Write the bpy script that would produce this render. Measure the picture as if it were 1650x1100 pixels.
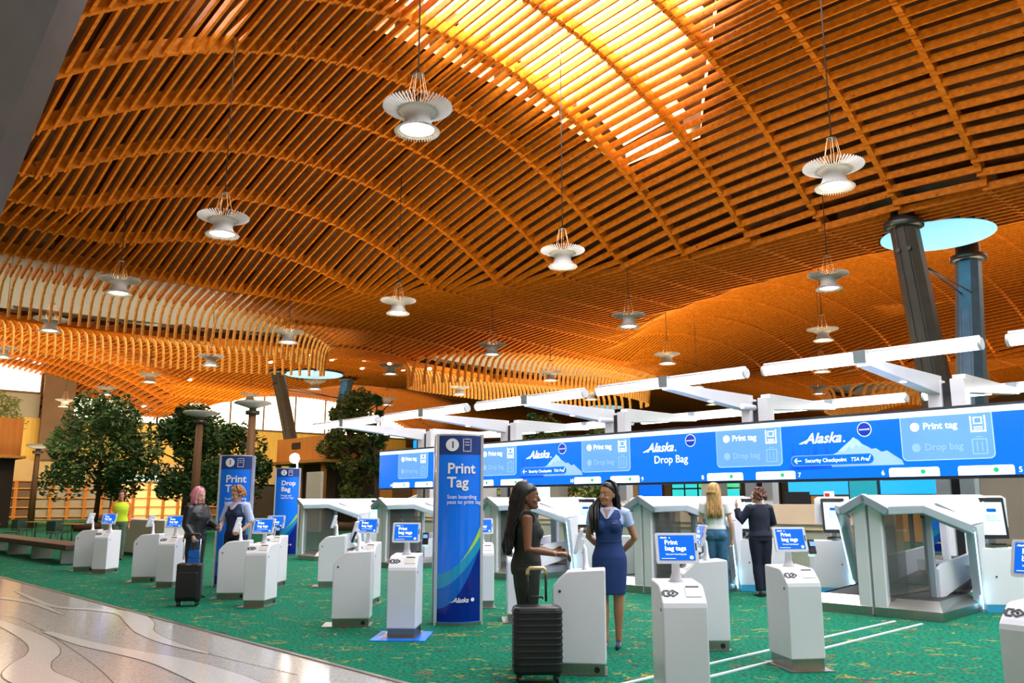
import bpy, bmesh, math, random
from mathutils import Vector, Matrix
random.seed(7)
PI = math.pi
C = bpy.context.scene.collection
for o in list(bpy.data.objects): bpy.data.objects.remove(o)
sc = bpy.context.scene

# ---------------------------------------------------------------- camera
F = 1360.0; PITCH = math.atan(259.5/F); EYE = 1.5
TH = math.atan(1279/math.hypot(F, 259.5))          # building grid against the view direction
cam = bpy.data.cameras.new('camera'); camo = bpy.data.objects.new('camera', cam); C.objects.link(camo)
cam.sensor_width = 36; cam.lens = 36*F/1650; cam.clip_end = 600; cam.clip_start = 0.05
camo.location = (0, 0, EYE); camo.rotation_euler = (PI/2+PITCH, 0, 0)
sc.camera = camo
CT, ST = math.cos(TH), math.sin(TH)
def T(t, p, z=0.0): return Vector((-t*ST+p*CT, t*CT+p*ST, z))     # t along the sign line (away), p across it (away)
RZ = -(PI/2-TH)                                                  # object x = towards -t, y = +p
# ---------------------------------------------------------------- world
w = bpy.data.worlds.new('sky'); sc.world = w; w.use_nodes = True
nt = w.node_tree; nt.nodes.clear()
wo = nt.nodes.new('ShaderNodeOutputWorld'); bg = nt.nodes.new('ShaderNodeBackground')
tc = nt.nodes.new('ShaderNodeTexCoord'); sp = nt.nodes.new('ShaderNodeSeparateXYZ'); cr = nt.nodes.new('ShaderNodeValToRGB')
nt.links.new(tc.outputs['Generated'], sp.inputs[0]); nt.links.new(sp.outputs['Z'], cr.inputs[0])
e = cr.color_ramp.elements; e[0].position = 0.0; e[0].color = (1.0, .86, .66, 1); e[1].position = .34; e[1].color = (.25, .58, .78, 1)
m_ = cr.color_ramp.elements.new(.16); m_.color = (1.0, .9, .78, 1)
nt.links.new(cr.outputs[0], bg.inputs[0]); bg.inputs[1].default_value = 1.0
nt.links.new(bg.outputs[0], wo.inputs[0])
sc.view_settings.view_transform = 'Standard'; sc.view_settings.look = 'None'
sc.view_settings.exposure = 0.08; sc.view_settings.gamma = 1; sc.view_settings.use_curve_mapping = False
# ---------------------------------------------------------------- large lights
def area(name, loc, rot, sx, sy, power, col=(1, 1, 1), spread=PI):
    l = bpy.data.lights.new(name, 'AREA'); l.shape = 'RECTANGLE'; l.size = sx; l.size_y = sy
    l.energy = power; l.color = col; l.spread = spread
    o = bpy.data.objects.new(name, l); C.objects.link(o); o.location = loc; o.rotation_euler = rot
    return o
UP = (PI, 0, RZ); DOWN = (0, 0, RZ)
area('daylight_fill', T(13, 15, 16.0), DOWN, 22, 16, 4800, (.86, .92, 1))  # added area lamps below the roof, standing in for daylight on the floor
area('daylight_fill', T(-2, 8, 11.0), DOWN, 14, 14, 2500, (.88, .93, 1))  # added fill lamp with no skylight built above it
area('daylight_fill', T(13, 52, 15.5), DOWN, 26, 20, 1500, (1, .93, .82))
area('daylight_fill', T(47.5, 10, 15.6), DOWN, 9, 28, 3000, (1, .88, .66))  # lamps added inside the ovals to brighten the hanging fringe
area('daylight_fill', T(46.5, 46, 15.6), DOWN, 8, 20, 2600, (1, .88, .66))
US = math.radians(125)
area('ceiling_fill', T(18, 20, 3.95), UP, 44, 5, 2000, (1, .84, .60), US)  # added upward lamps without a visible source, to brighten the wooden ceiling
area('ceiling_fill', T(16, 4, 2.9), UP, 40, 8, 1000, (1, .84, .60), US)
area('ceiling_fill', T(24, 44, 4.4), UP, 60, 14, 9500, (1, .80, .52), US)
area('ceiling_fill', T(10, 80, 4.4), UP, 70, 36, 12000, (1, .80, .52), US)
area('ceiling_fill', T(66, 20, 4.2), UP, 34, 34, 6500, (1, .80, .50), US)
area('skylight_well_fill', T(17.5, 20.5, 18.5), UP, 10, 11, 3000, (.92, .96, 1))  # added lamp inside the well, lights the pale plywood from below
area('end_wall_fill', T(68, 26, 7.5), (math.radians(88), 0, TH), 50, 3, 6500, (1, .82, .5))  # added unseen lamp to brighten the far yellow wall
for p_ in (14.9, 19.5): area('skylight_well_fill', T(17.5, p_, 19.6), (math.radians(58), 0, RZ), 10, 1.6, 2500, (.85, .93, 1))  # lamps added in the well to brighten the slat sides facing the camera

# ---------------------------------------------------------------- materials
MATS = {}
def mat(name, col, rough=.5, metal=0.0, emit=None, es=1.0, noise=0.0, scale=20.0, alpha=1.0, trans=0.0, spec=None, bump=0.0, stretch=None):
    if name in MATS: return MATS[name]
    m = bpy.data.materials.new(name); m.use_nodes = True
    n = m.node_tree.nodes; L = m.node_tree.links; b = n['Principled BSDF']
    b.inputs['Base Color'].default_value = (*col, 1); b.inputs['Roughness'].default_value = rough
    b.inputs['Metallic'].default_value = metal
    if spec is not None: b.inputs['Specular IOR Level'].default_value = spec
    if emit: b.inputs['Emission Color'].default_value = (*emit, 1); b.inputs['Emission Strength'].default_value = es
    if alpha < 1: b.inputs['Alpha'].default_value = alpha
    if trans: b.inputs['Transmission Weight'].default_value = trans
    if noise or bump:
        t = n.new('ShaderNodeTexCoord'); mp = n.new('ShaderNodeMapping'); ns = n.new('ShaderNodeTexNoise')
        ns.inputs['Scale'].default_value = scale; ns.inputs['Detail'].default_value = 4
        if stretch: mp.inputs['Scale'].default_value = stretch
        L.new(t.outputs['Object'], mp.inputs[0]); L.new(mp.outputs[0], ns.inputs['Vector'])
        if noise:
            r = n.new('ShaderNodeValToRGB')
            r.color_ramp.elements[0].position = .3; r.color_ramp.elements[1].position = .7
            r.color_ramp.elements[0].color = (*[c*(1-noise) for c in col], 1)
            r.color_ramp.elements[1].color = (*[min(1, c*(1+noise)) for c in col], 1)
            L.new(ns.outputs['Fac'], r.inputs[0]); L.new(r.outputs[0], b.inputs['Base Color'])
        if bump:
            bp = n.new('ShaderNodeBump'); bp.inputs['Strength'].default_value = bump; bp.inputs['Distance'].default_value = .01
            L.new(ns.outputs['Fac'], bp.inputs['Height']); L.new(bp.outputs[0], b.inputs['Normal'])
    MATS[name] = m; return m
def M(n): return MATS[n]
mat('white_panel', (.80, .80, .86), .28, noise=.02, scale=3)
mat('cream_panel', (.72, .68, .62), .35, noise=.03, scale=3)
mat('steel', (.40, .37, .34), .32, 1.0, noise=.06, scale=60, stretch=(1, 1, .05))
mat('bright_steel', (.72, .73, .76), .3, .6, noise=.04, scale=6)
mat('column_grey', (.05, .044, .040), .45, .2, noise=.12, scale=2.2)
mat('dark_steel', (.12, .125, .13), .35, .8, noise=.1, scale=8)
mat('column_steel', (.10, .09, .08), .42, .2, noise=.12, scale=2.2)
mat('column_blue', (.10, .22, .34), .4, .4, noise=.12, scale=2.2)
mat('grey_frame', (.42, .50, .58), .3, .3, noise=.03, scale=5)
mat('black_plastic', (.012, .012, .014), .35, noise=.2, scale=30)
mat('black_screen', (.01, .012, .016), .12)
mat('tinted_glass', (.10, .105, .10), .05, alpha=.55)
mat('frosted_glass', (.38, .40, .30), .35, alpha=.80, noise=.05, scale=2)
mat('beige_panel', (.58, .43, .29), .5, noise=.03, scale=2)
mat('kick_blue', (.02, .14, .25), .3, emit=(.05, .45, .8), es=.35)
mat('rubber_belt', (.02, .02, .022), .6, noise=.2, scale=40)
mat('sign_blue', (.0, .05, .35), .25, emit=(.0, .155, .86), es=1.0)
mat('screen_blue', (.0, .05, .3), .2, emit=(.005, .15, .78), es=.9)
mat('card_blue', (.1, .2, .5), .25, emit=(.07, .25, .80), es=1.0)
mat('card_edge', (.3, .4, .6), .25, emit=(.25, .5, 1.0), es=1.0)
mat('screen_white', (.8, .8, .8), .3, emit=(1, 1, 1), es=1.1)
mat('screen_pale', (.5, .6, .7), .3, emit=(.50, .64, 1.0), es=1.05)
mat('screen_faint', (.2, .3, .5), .3, emit=(.10, .30, .86), es=1.0)
mat('screen_mint', (.4, .6, .6), .3, emit=(.55, .82, .78), es=.9)
mat('sign_green', (.0, .3, .1), .3, emit=(.01, .35, .12), es=1)
mat('sign_navy', (.0, .02, .2), .3, emit=(.0, .025, .35), es=1)
mat('mountain', (.3, .4, .6), .3, emit=(.07, .25, .80), es=1)
mat('mountain_snow', (.3, .4, .6), .3, emit=(.20, .38, .86), es=1)
mat('forest_silhouette', (.0, .05, .3), .3, emit=(.0, .08, .55), es=1)
mat('pillar_blue', (.005, .19, .95), .16, noise=.02, scale=2)
mat('pillar_head', (.02, .05, .22), .16)
mat('pillar_navy', (.0, .012, .24), .16)
mat('pillar_teal', (.01, .30, .55), .16)
mat('pillar_mid', (.0, .12, .55), .16)
mat('pillar_lime', (.38, .62, .10), .16)
mat('white_print', (.85, .85, .85), .4)
mat('black_print', (.01, .01, .01), .4)
mat('tube_light', (1, 1, 1), .3, emit=(1, .97, .92), es=5.0)
mat('lamp_glow', (1, 1, 1), .3, emit=(1, .86, .58), es=9.0)
mat('lantern_white', (.50, .48, .46), .45, noise=.02, scale=4)
mat('cable', (.10, .07, .05), .5, .3)
mat('brass_cable', (.8, .5, .25), .35, .7)
mat('oculus_glass', (.3, .6, .8), .2, emit=(.22, .60, .80), es=1.0)
mat('sky_glass', (.8, .85, .9), .3, emit=(.86, .92, 1.0), es=1.1)
mat('leaf', (.03, .085, .010), .55, noise=.6, scale=2.5)
mat('leaf_light', (.085, .11, .012), .55, noise=.5, scale=3)
mat('bark', (.05, .03, .018), .8, noise=.3, scale=12)
mat('orange_wood', (.62, .22, .035), .5, noise=.12, scale=4, stretch=(1, 1, .1))
mat('yellow_wall', (.62, .38, .06), .55, noise=.12, scale=1.2, stretch=(4, 4, .3))
mat('tan_wall', (.48, .33, .15), .6, noise=.05, scale=1)
mat('brown_wall', (.12, .06, .025), .6, noise=.1, scale=1)
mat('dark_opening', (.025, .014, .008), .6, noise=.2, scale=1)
mat('grey_wall', (.30, .27, .22), .6, noise=.04, scale=1)
mat('gold_wood', (.50, .22, .04), .5, noise=.15, scale=3, stretch=(6, 6, .3))
mat('warm_glow', (.8, .5, .2), .5, emit=(1.0, .62, .22), es=.75)
mat('red_paint', (.55, .02, .01), .4)
mat('green_grey', (.10, .14, .09), .6, noise=.1, scale=3)
mat('teal_sign', (.0, .15, .2), .3, emit=(.01, .22, .27), es=.9)
mat('cyan_screen', (.0, .2, .5), .3, emit=(.02, .36, .80), es=.9)
mat('aqua_screen', (.0, .3, .3), .3, emit=(.05, .60, .62), es=.8)
mat('green_screen', (.0, .3, .1), .3, emit=(.08, .60, .20), es=.8)
mat('bench_brown', (.06, .022, .012), .5, noise=.1, scale=4)
mat('chair_green', (.03, .07, .045), .5)
mat('day_glass', (1, .95, .85), .3, emit=(1, .86, .62), es=2.2)
mat('spot_glow', (1, 1, 1), .3, emit=(1, .95, .88), es=60)
mat('bark_pole', (.20, .10, .045), .6, noise=.2, scale=4, stretch=(1, 1, .1))
mat('skin_dark', (.19, .075, .035), .45, noise=.05, scale=14)
mat('skin_tan', (.46, .21, .11), .45, noise=.04, scale=14)
mat('skin_fair', (.62, .34, .24), .45, noise=.04, scale=14)
mat('hair_black', (.010, .008, .008), .38, noise=.4, scale=30)
mat('hair_blonde', (.45, .26, .09), .5, noise=.45, scale=26, stretch=(3, 3, .4))
mat('hair_brown', (.10, .032, .015), .55, noise=.4, scale=30)
mat('hair_pink', (.70, .26, .34), .5, noise=.2, scale=26)
mat('hair_ginger', (.34, .15, .055), .55, noise=.4, scale=30)
mat('navy_dress', (.006, .035, .16), .75, noise=.12, scale=60)
mat('navy_vest', (.006, .018, .075), .7, noise=.15, scale=60)
mat('dark_navy', (.005, .008, .028), .8, noise=.3, scale=9, bump=.5)
mat('shirt_blue', (.46, .56, .86), .75, noise=.06, scale=9, bump=.4)
mat('white_tee', (.80, .80, .84), .8, noise=.04, scale=7, bump=.5)
mat('jeans', (.035, .13, .26), .8, noise=.35, scale=7, bump=.5)
mat('black_cloth', (.014, .020, .014), .8, noise=.3, scale=9, bump=.5)
mat('black_leather', (.010, .012, .015), .32, noise=.3, scale=9, bump=.7)
mat('hi_vis', (.55, .75, .02), .7)
mat('hi_vis_orange', (.8, .18, .03), .7)
mat('eye_white', (.75, .75, .72), .3)
mat('lips', (.42, .07, .06), .4)
mat('teeth', (.85, .82, .78), .3)
mat('brass', (.75, .55, .30), .3, .8)
mat('suitcase_black', (.010, .010, .012), .38, noise=.2, scale=20, bump=.2)
mat('strip_glow', (.7, .9, 1), .3, emit=(.65, .9, 1), es=2.2)
# wood of the lattice
def wood(name, c1, c2, scale=3.0):
    m = bpy.data.materials.new(name); m.use_nodes = True
    n = m.node_tree.nodes; L = m.node_tree.links; b = n['Principled BSDF']; b.inputs['Roughness'].default_value = .55
    b.inputs['Specular IOR Level'].default_value = .12
    t = n.new('ShaderNodeTexCoord'); mp = n.new('ShaderNodeMapping'); mp.inputs['Rotation'].default_value = (0, 0, -RZ); mp.inputs['Scale'].default_value = (.25, 2.5, 2.5)
    a = n.new('ShaderNodeTexNoise'); a.inputs['Scale'].default_value = scale; a.inputs['Detail'].default_value = 5
    v = n.new('ShaderNodeTexVoronoi'); v.inputs['Scale'].default_value = 1.6; v.inputs['Randomness'].default_value = 1
    L.new(t.outputs['Object'], mp.inputs[0]); L.new(mp.outputs[0], a.inputs['Vector']); L.new(t.outputs['Object'], v.inputs['Vector'])
    r = n.new('ShaderNodeValToRGB'); r.color_ramp.elements[0].color = (*c1, 1); r.color_ramp.elements[1].color = (*c2, 1)
    r.color_ramp.elements[0].position = .32; r.color_ramp.elements[1].position = .68
    L.new(a.outputs['Fac'], r.inputs[0])
    k = n.new('ShaderNodeMath'); k.operation = 'LESS_THAN'; k.inputs[1].default_value = .055; L.new(v.outputs['Distance'], k.inputs[0])
    mx = n.new('ShaderNodeMix'); mx.data_type = 'RGBA'; mx.inputs['B'].default_value = (c1[0]*.35, c1[1]*.25, c1[2]*.2, 1)
    L.new(k.outputs[0], mx.inputs['Factor']); L.new(r.outputs[0], mx.inputs['A']); L.new(mx.outputs['Result'], b.inputs['Base Color'])
    MATS[name] = m; return m
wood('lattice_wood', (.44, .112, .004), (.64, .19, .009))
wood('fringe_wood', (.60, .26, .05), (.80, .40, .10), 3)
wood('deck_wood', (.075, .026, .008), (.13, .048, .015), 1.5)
wood('pale_wood', (.80, .60, .36), (.88, .72, .48), 2)

def carpet():
    m = bpy.data.materials.new('carpet'); m.use_nodes = True; n = m.node_tree.nodes; L = m.node_tree.links; b = n['Principled BSDF']
    b.inputs['Roughness'].default_value = .95; b.inputs['Specular IOR Level'].default_value = .1
    t = n.new('ShaderNodeTexCoord')
    def noise(sc_, det=3, src=None):
        x = n.new('ShaderNodeTexNoise'); x.inputs['Scale'].default_value = sc_; x.inputs['Detail'].default_value = det
        L.new(src or t.outputs['Object'], x.inputs['Vector']); return x
    def ma(op, a, bb, cl=False):
        x = n.new('ShaderNodeMath'); x.operation = op; x.use_clamp = cl
        for i, q in enumerate((a, bb)):
            if q is None: continue
            if isinstance(q, (int, float)): x.inputs[i].default_value = q
            else: L.new(q, x.inputs[i])
        return x.outputs[0]
    sx = n.new('ShaderNodeSeparateXYZ'); L.new(t.outputs['Object'], sx.inputs[0])
    n1 = noise(4.5, 2); n2 = noise(1.6, 2)
    base = n.new('ShaderNodeValToRGB'); e = base.color_ramp.elements
    e[0].color = (.002, .065, .038, 1); e[1].color = (.006, .20, .112, 1); e[0].position = .35; e[1].position = .65
    n3 = noise(26, 4); L.new(n3.outputs['Fac'], base.inputs[0])
    def streak(freq, off, thick, mscale, thr):
        y = ma('ADD', ma('MULTIPLY', sx.outputs[1], freq), off)
        y = ma('ADD', y, ma('MULTIPLY', n1.outputs['Fac'], 3.0))
        y = ma('ADD', y, ma('MULTIPLY', sx.outputs[0], freq*.25))
        f = ma('ABSOLUTE', ma('SUBTRACT', ma('FRACT', y, 0), .5), 0)
        line = ma('LESS_THAN', f, thick)
        mk = noise(mscale, 1); return ma('MULTIPLY', line, ma('GREATER_THAN', mk.outputs['Fac'], thr))
    s1 = streak(2.7, 0, .055, 2.6, .565); s2 = streak(2.7, .28, .045, 3.1, .57); s3 = streak(2.7, .10, .06, 4.1, .58)
    prev = base.outputs[0]
    for s, c in ((s3, (.05, .035, .05)), (s2, (.20, .07, .03)), (s1, (.34, .25, .03))):
        mx = n.new('ShaderNodeMix'); mx.data_type = 'RGBA'; mx.inputs['B'].default_value = (*c, 1)
        L.new(ma('MULTIPLY', s, .85), mx.inputs['Factor']); L.new(prev, mx.inputs['A']); prev = mx.outputs['Result']
    L.new(prev, b.inputs['Base Color'])
    bp = n.new('ShaderNodeBump'); bp.inputs['Strength'].default_value = .35; bp.inputs['Distance'].default_value = .01
    nb = noise(160, 2); L.new(nb.outputs['Fac'], bp.inputs['Height']); L.new(bp.outputs[0], b.inputs['Normal'])
    MATS['carpet'] = m
carpet()
def terrazzo(name, col, ch):
    m = bpy.data.materials.new(name); m.use_nodes = True; n = m.node_tree.nodes; L = m.node_tree.links; b = n['Principled BSDF']
    b.inputs['Roughness'].default_value = .13; b.inputs['Specular IOR Level'].default_value = .65
    t = n.new('ShaderNodeTexCoord'); v = n.new('ShaderNodeTexVoronoi'); v.inputs['Scale'].default_value = 70
    L.new(t.outputs['Object'], v.inputs['Vector'])
    r = n.new('ShaderNodeValToRGB'); r.color_ramp.interpolation = 'CONSTANT'
    e = r.color_ramp.elements; e[0].color = (*[c*(1-ch) for c in col], 1); e[1].position = .22; e[1].color = (*col, 1)
    k = e.new(.78); k.color = (*[min(1, c*(1+ch*.7)) for c in col], 1)
    sxx = n.new('ShaderNodeSeparateColor'); L.new(v.outputs['Color'], sxx.inputs[0]); L.new(sxx.outputs[0], r.inputs[0])
    L.new(r.outputs[0], b.inputs['Base Color']); MATS[name] = m
terrazzo('terrazzo', (.40, .385, .36), .22)
terrazzo('terrazzo_pale', (.56, .54, .50), .08)
mat('terrazzo_line', (.13, .12, .11), .25)

# ---------------------------------------------------------------- mesh helpers
class MB:
    def __init__(s): s.bm = bmesh.new(); s.mi = 0
    def _v(s, pts): return [s.bm.verts.new(p) for p in pts]
    def face(s, pts):
        try: f = s.bm.faces.new(s._v(pts)); f.material_index = s.mi; return f
        except ValueError: return None
    def box(s, c, d, rz=0.0, rot=None):
        M3 = rot if rot is not None else Matrix.Rotation(rz, 3, 'Z')
        v = s._v([Vector(c)+M3@Vector((x*d[0]/2, y*d[1]/2, z*d[2]/2)) for x in (-1, 1) for y in (-1, 1) for z in (-1, 1)])
        for f in ((0, 1, 3, 2), (4, 6, 7, 5), (0, 4, 5, 1), (2, 3, 7, 6), (0, 2, 6, 4), (1, 5, 7, 3)):
            q = s.bm.faces.new([v[i] for i in f]); q.material_index = s.mi
        return s
    def beam(s, a, b, wd, ht, up=(0, 0, 1)):
        a = Vector(a); b = Vector(b); d = b-a
        if d.length < 1e-6: return s
        z = Vector(up); x = d.normalized(); y = z.cross(x)
        if y.length < 1e-6: y = Vector((1, 0, 0)).cross(x)
        y.normalize(); z2 = x.cross(y)
        v = s._v([p+y*i*wd/2+z2*j*ht/2 for p in (a, b) for i in (-1, 1) for j in (-1, 1)])
        for f in ((0, 1, 3, 2), (4, 6, 7, 5), (0, 4, 5, 1), (2, 3, 7, 6), (0, 2, 6, 4), (1, 5, 7, 3)):
            q = s.bm.faces.new([v[i] for i in f]); q.material_index = s.mi
        return s
    def tube(s, pts, r, n=8, cap=True, sq=None):
        pts = [Vector(p) for p in pts]; rs = r if isinstance(r, (list, tuple)) else [r]*len(pts)
        rings = []; ref = None
        for i, p in enumerate(pts):
            d = (pts[min(i+1, len(pts)-1)]-pts[max(i-1, 0)])
            d = d.normalized() if d.length > 1e-9 else Vector((0, 0, 1))
            if ref is None: ref = Vector((0, 1, 0)) if abs(d.y) < .9 else Vector((1, 0, 0))
            x = ref.cross(d)
            if x.length < 1e-4: x = Vector((1, 0, 0)).cross(d)
            x.normalize(); y = d.cross(x); ref = y
            rr = rs[i]; ra, rb = rr if isinstance(rr, (tuple, list)) else (rr, rr)
            rings.append(s._v([p+x*ra*math.cos(2*PI*k/n)+y*rb*math.sin(2*PI*k/n) for k in range(n)]))
        s._skin(rings, n, cap); return s
    def _skin(s, rings, n, cap=True):
        for a, b in zip(rings, rings[1:]):
            for k in range(n):
                q = s.bm.faces.new((a[k], a[(k+1) % n], b[(k+1) % n], b[k])); q.material_index = s.mi; q.smooth = True
        if cap:
            q = s.bm.faces.new(rings[0][::-1]); q.material_index = s.mi; q = s.bm.faces.new(rings[-1]); q.material_index = s.mi
    def lathe(s, prof, n=24, c=(0, 0, 0), cap=True):
        c = Vector(c)
        rings = [s._v([c+Vector((r*math.cos(2*PI*k/n), r*math.sin(2*PI*k/n), z)) for k in range(n)]) for r, z in prof]
        s._skin(rings, n, cap); return s
    def rings(s, secs, n=16, cap=True):          # elliptic sections (cx,cy,cz,rx,ry[,tilt matrix])
        rr = []
        for q in secs:
            c = Vector(q[:3]); m = q[5] if len(q) > 5 else None
            r_ = []
            for k in range(n):
                v = Vector((q[3]*math.cos(2*PI*k/n), q[4]*math.sin(2*PI*k/n), 0))
                r_.append(c+(m@v if m else v))
            rr.append(s._v(r_))
        s._skin(rr, n, cap); return s
    def prism(s, poly, a, b, axis='y'):          # poly in the plane across axis, extruded a..b
        def P(u, v, h):
            return {'y': (u, h, v), 'x': (h, u, v), 'z': (u, v, h)}[axis]
        A = s._v([P(u, v, a) for u, v in poly]); B = s._v([P(u, v, b) for u, v in poly]); n = len(poly)
        for f in [A[::-1], B]+[[A[k], A[(k+1) % n], B[(k+1) % n], B[k]] for k in range(n)]:
            q = s.bm.faces.new(f); q.material_index = s.mi
        return s
    def sphere(s, c, r, u=12, v=8, rot=None):
        r = r if isinstance(r, (tuple, list)) else (r, r, r); c = Vector(c)
        def P(a, b):
            q = Vector((r[0]*math.sin(b)*math.cos(a), r[1]*math.sin(b)*math.sin(a), r[2]*math.cos(b)))
            return c+(rot@q if rot else q)
        rr = [s._v([P(2*PI*k/u, PI*j/v) for k in range(u)]) for j in range(1, v)]
        s._skin(rr, u, False)
        for ring, b in ((rr[0], 0), (rr[-1], PI)):
            top = s.bm.verts.new(P(0, b))
            for k in range(u):
                q = s.bm.faces.new((ring[k], ring[(k+1) % u], top)); q.material_index = s.mi; q.smooth = True
        return s
    def mesh(s, me, mw):
        t = bmesh.new(); t.from_mesh(me); t.transform(mw)
        vm = {v: s.bm.verts.new(v.co) for v in t.verts}
        for f in t.faces:
            try: q = s.bm.faces.new([vm[v] for v in f.verts]); q.material_index = s.mi
            except ValueError: pass
        t.free(); return s
    def build(s, name, mats, parent=None, smooth=False, bevel=0, label=None, mw=None):
        bmesh.ops.recalc_face_normals(s.bm, faces=s.bm.faces)
        if mw is not None: s.bm.transform(mw)
        me = bpy.data.meshes.new(name)
        if smooth:
            for f in s.bm.faces: f.smooth = True
        s.bm.to_mesh(me); s.bm.free()
        for m in (mats if isinstance(mats, (list, tuple)) else [mats]): me.materials.append(M(m))
        o = bpy.data.objects.new(name, me); C.objects.link(o)
        if parent: o.parent = parent
        if bevel:
            b = o.modifiers.new('b', 'BEVEL'); b.width = bevel; b.segments = 2; b.limit_method = 'ANGLE'
        if label: o['label'] = label
        return o
def tag(o, label, cat, group=None):
    o['label'] = label; o['category'] = cat
    if group: o['group'] = group
    return o
def empty(name, loc=(0, 0, 0), rz=0, label=None, cat=None, group=None):
    o = bpy.data.objects.new(name, None); C.objects.link(o); o.location = loc; o.rotation_euler = (0, 0, rz)
    o.empty_display_size = .2
    if label: tag(o, label, cat, group)
    return o
def struct(o): o['kind'] = 'structure'; return o
KIDS = {}
def copy_tree(o, parent=None):
    c = o.copy(); C.objects.link(c)
    if parent: c.parent = parent
    for ch in [q for q in C.objects if q.parent == o]: copy_tree(ch, c)
    return c
TXT = {}
def text(s, size=1.0, bold=0.0, shear=0.0, align='LEFT', space=1.0, depth=0.0):
    key = (s, size, bold, shear, align, space, depth)
    if key in TXT: return TXT[key]
    cu = bpy.data.curves.new('t', 'FONT'); cu.body = s; cu.size = size; cu.offset = bold*size; cu.shear = shear
    cu.align_x = align; cu.space_character = space; cu.resolution_u = 3; cu.extrude = depth; cu.space_line = .95
    o = bpy.data.objects.new('t', cu); C.objects.link(o)
    dg = bpy.context.evaluated_depsgraph_get(); me = bpy.data.meshes.new_from_object(o.evaluated_get(dg))
    bpy.data.objects.remove(o); TXT[key] = me; return me
def R3(x=0, y=0, z=0): return Matrix.Rotation(z, 3, 'Z')@Matrix.Rotation(y, 3, 'Y')@Matrix.Rotation(x, 3, 'X')
FACE = Matrix.Rotation(PI/2, 4, 'X')       # text in XY -> upright XZ plane facing -Y
def place(x, y, z): return Matrix.Translation((x, y, z))@FACE
def rrect(x0, z0, x1, z1, r=.05, n=4, corners=(1, 1, 1, 1)):
    pts = []
    for (cx, cz, a0, on) in ((x1-r, z0+r, -PI/2, corners[0]), (x1-r, z1-r, 0, corners[1]), (x0+r, z1-r, PI/2, corners[2]), (x0+r, z0+r, PI, corners[3])):
        if on: pts += [(cx+r*math.cos(a0+PI/2*k/n), cz+r*math.sin(a0+PI/2*k/n)) for k in range(n+1)]
        else: pts.append((x1 if cx > (x0+x1)/2 else x0, z0 if cz < (z0+z1)/2 else z1))
    return pts
# ---------------------------------------------------------------- floor
m = MB(); m.face([T(-14, 4.45), T(-14, 100), T(110, 100), T(110, 4.45)]); f = struct(m.build('floor', 'carpet'))
f['label'] = 'green patterned carpet'
m = MB(); m.face([T(-14, -16), T(-14, 4.45), T(110, 4.45), T(110, -16)]); struct(m.build('floor', 'terrazzo'))
m = MB(); m.beam(T(-14, 4.45, .004), T(110, 4.45, .004), .05, .012); struct(m.build('trim_1', 'steel'))
# pale wandering bands let into the terrazzo (plan curves on the floor: X, Y, half width)
def catmull(P, k=8):
    out = []
    for i in range(len(P)-1):
        a, b, c, d = P[max(i-1, 0)], P[i], P[i+1], P[min(i+2, len(P)-1)]
        for j in range(k):
            u = j/k
            out.append([.5*((2*b[q])+(-a[q]+c[q])*u+(2*a[q]-5*b[q]+4*c[q]-d[q])*u*u+(-a[q]+3*b[q]-3*c[q]+d[q])*u**3) for q in range(len(b))])
    out.append(list(P[-1])); return out
def ribbon(P, z, name, mt, grow=0):
    q = catmull(P); m = MB(); L_, R_ = [], []
    for i, (x, y, h) in enumerate(q):
        a = Vector(q[min(i+1, len(q)-1)][:2])-Vector(q[max(i-1, 0)][:2]); n = Vector((-a.y, a.x)).normalized(); h = h+grow
        L_.append((x+n.x*h, y+n.y*h, z)); R_.append((x-n.x*h, y-n.y*h, z))
    for i in range(len(q)-1): m.face([L_[i], L_[i+1], R_[i+1], R_[i]])
    o = m.build(name, mt); o['kind'] = 'structure'; return o
for P in ([(-5.49, 10.43, 0.05), (-4.6, 9.58, 0.1), (-3.86, 9.0, 0.12), (-3.31, 8.56, 0.16), (-2.82, 8.05, 0.2), (-2.36, 7.51, 0.22), (-1.91, 6.9, 0.2)],
 [(-7.4, 12.13, 0.06), (-6.51, 11.21, 0.08), (-5.63, 10.24, 0.11), (-5.04, 9.5, 0.13), (-4.72, 8.93, 0.15), (-4.56, 8.43, 0.17), (-4.3, 7.93, 0.2), (-3.84, 7.47, 0.2), (-3.35, 7.0, 0.16)],
 [(-8.79, 14.52, 0.05), (-8.21, 14.06, 0.06), (-7.32, 13.38, 0.06), (-6.12, 12.0, 0.02)],
 [(-8.57, 15.12, 0.03), (-6.79, 12.98, 0.06), (-5.95, 12.54, 0.09), (-5.31, 12.13, 0.14), (-4.73, 11.21, 0.16), (-4.33, 10.43, 0.1), (-3.75, 9.66, 0.07), (-3.07, 8.97, 0.02)]):
    ribbon(P, .002, 'trim_10', 'terrazzo_line', .012); ribbon(P, .004, 'trim_10', 'terrazzo_pale')
for P in ([(-7.5, 9.6, .006), (-6.3, 9.9, .006), (-5.2, 8.4, .006), (-4.6, 6.6, .006)], [(-9.5, 13.6, .006), (-7.9, 12.0, .006), (-6.9, 11.9, .006), (-5.9, 10.9, .006), (-4.1, 8.6, .006), (-3.2, 7.3, .006)], [(-3.9, 9.9, .005), (-3.0, 8.9, .005), (-1.9, 7.9, .005)]):
    ribbon(P, .002, 'trim_10', 'terrazzo_line')
# two flush metal tracks crossing the carpet towards the bag drops
for tt_ in (4.52, 4.86):
    m = MB(); m.beam(T(tt_, 4.8, .006), T(tt_+.12, 11.3, .006), .035, .012); struct(m.build('trim_2', 'white_panel'))

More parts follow.
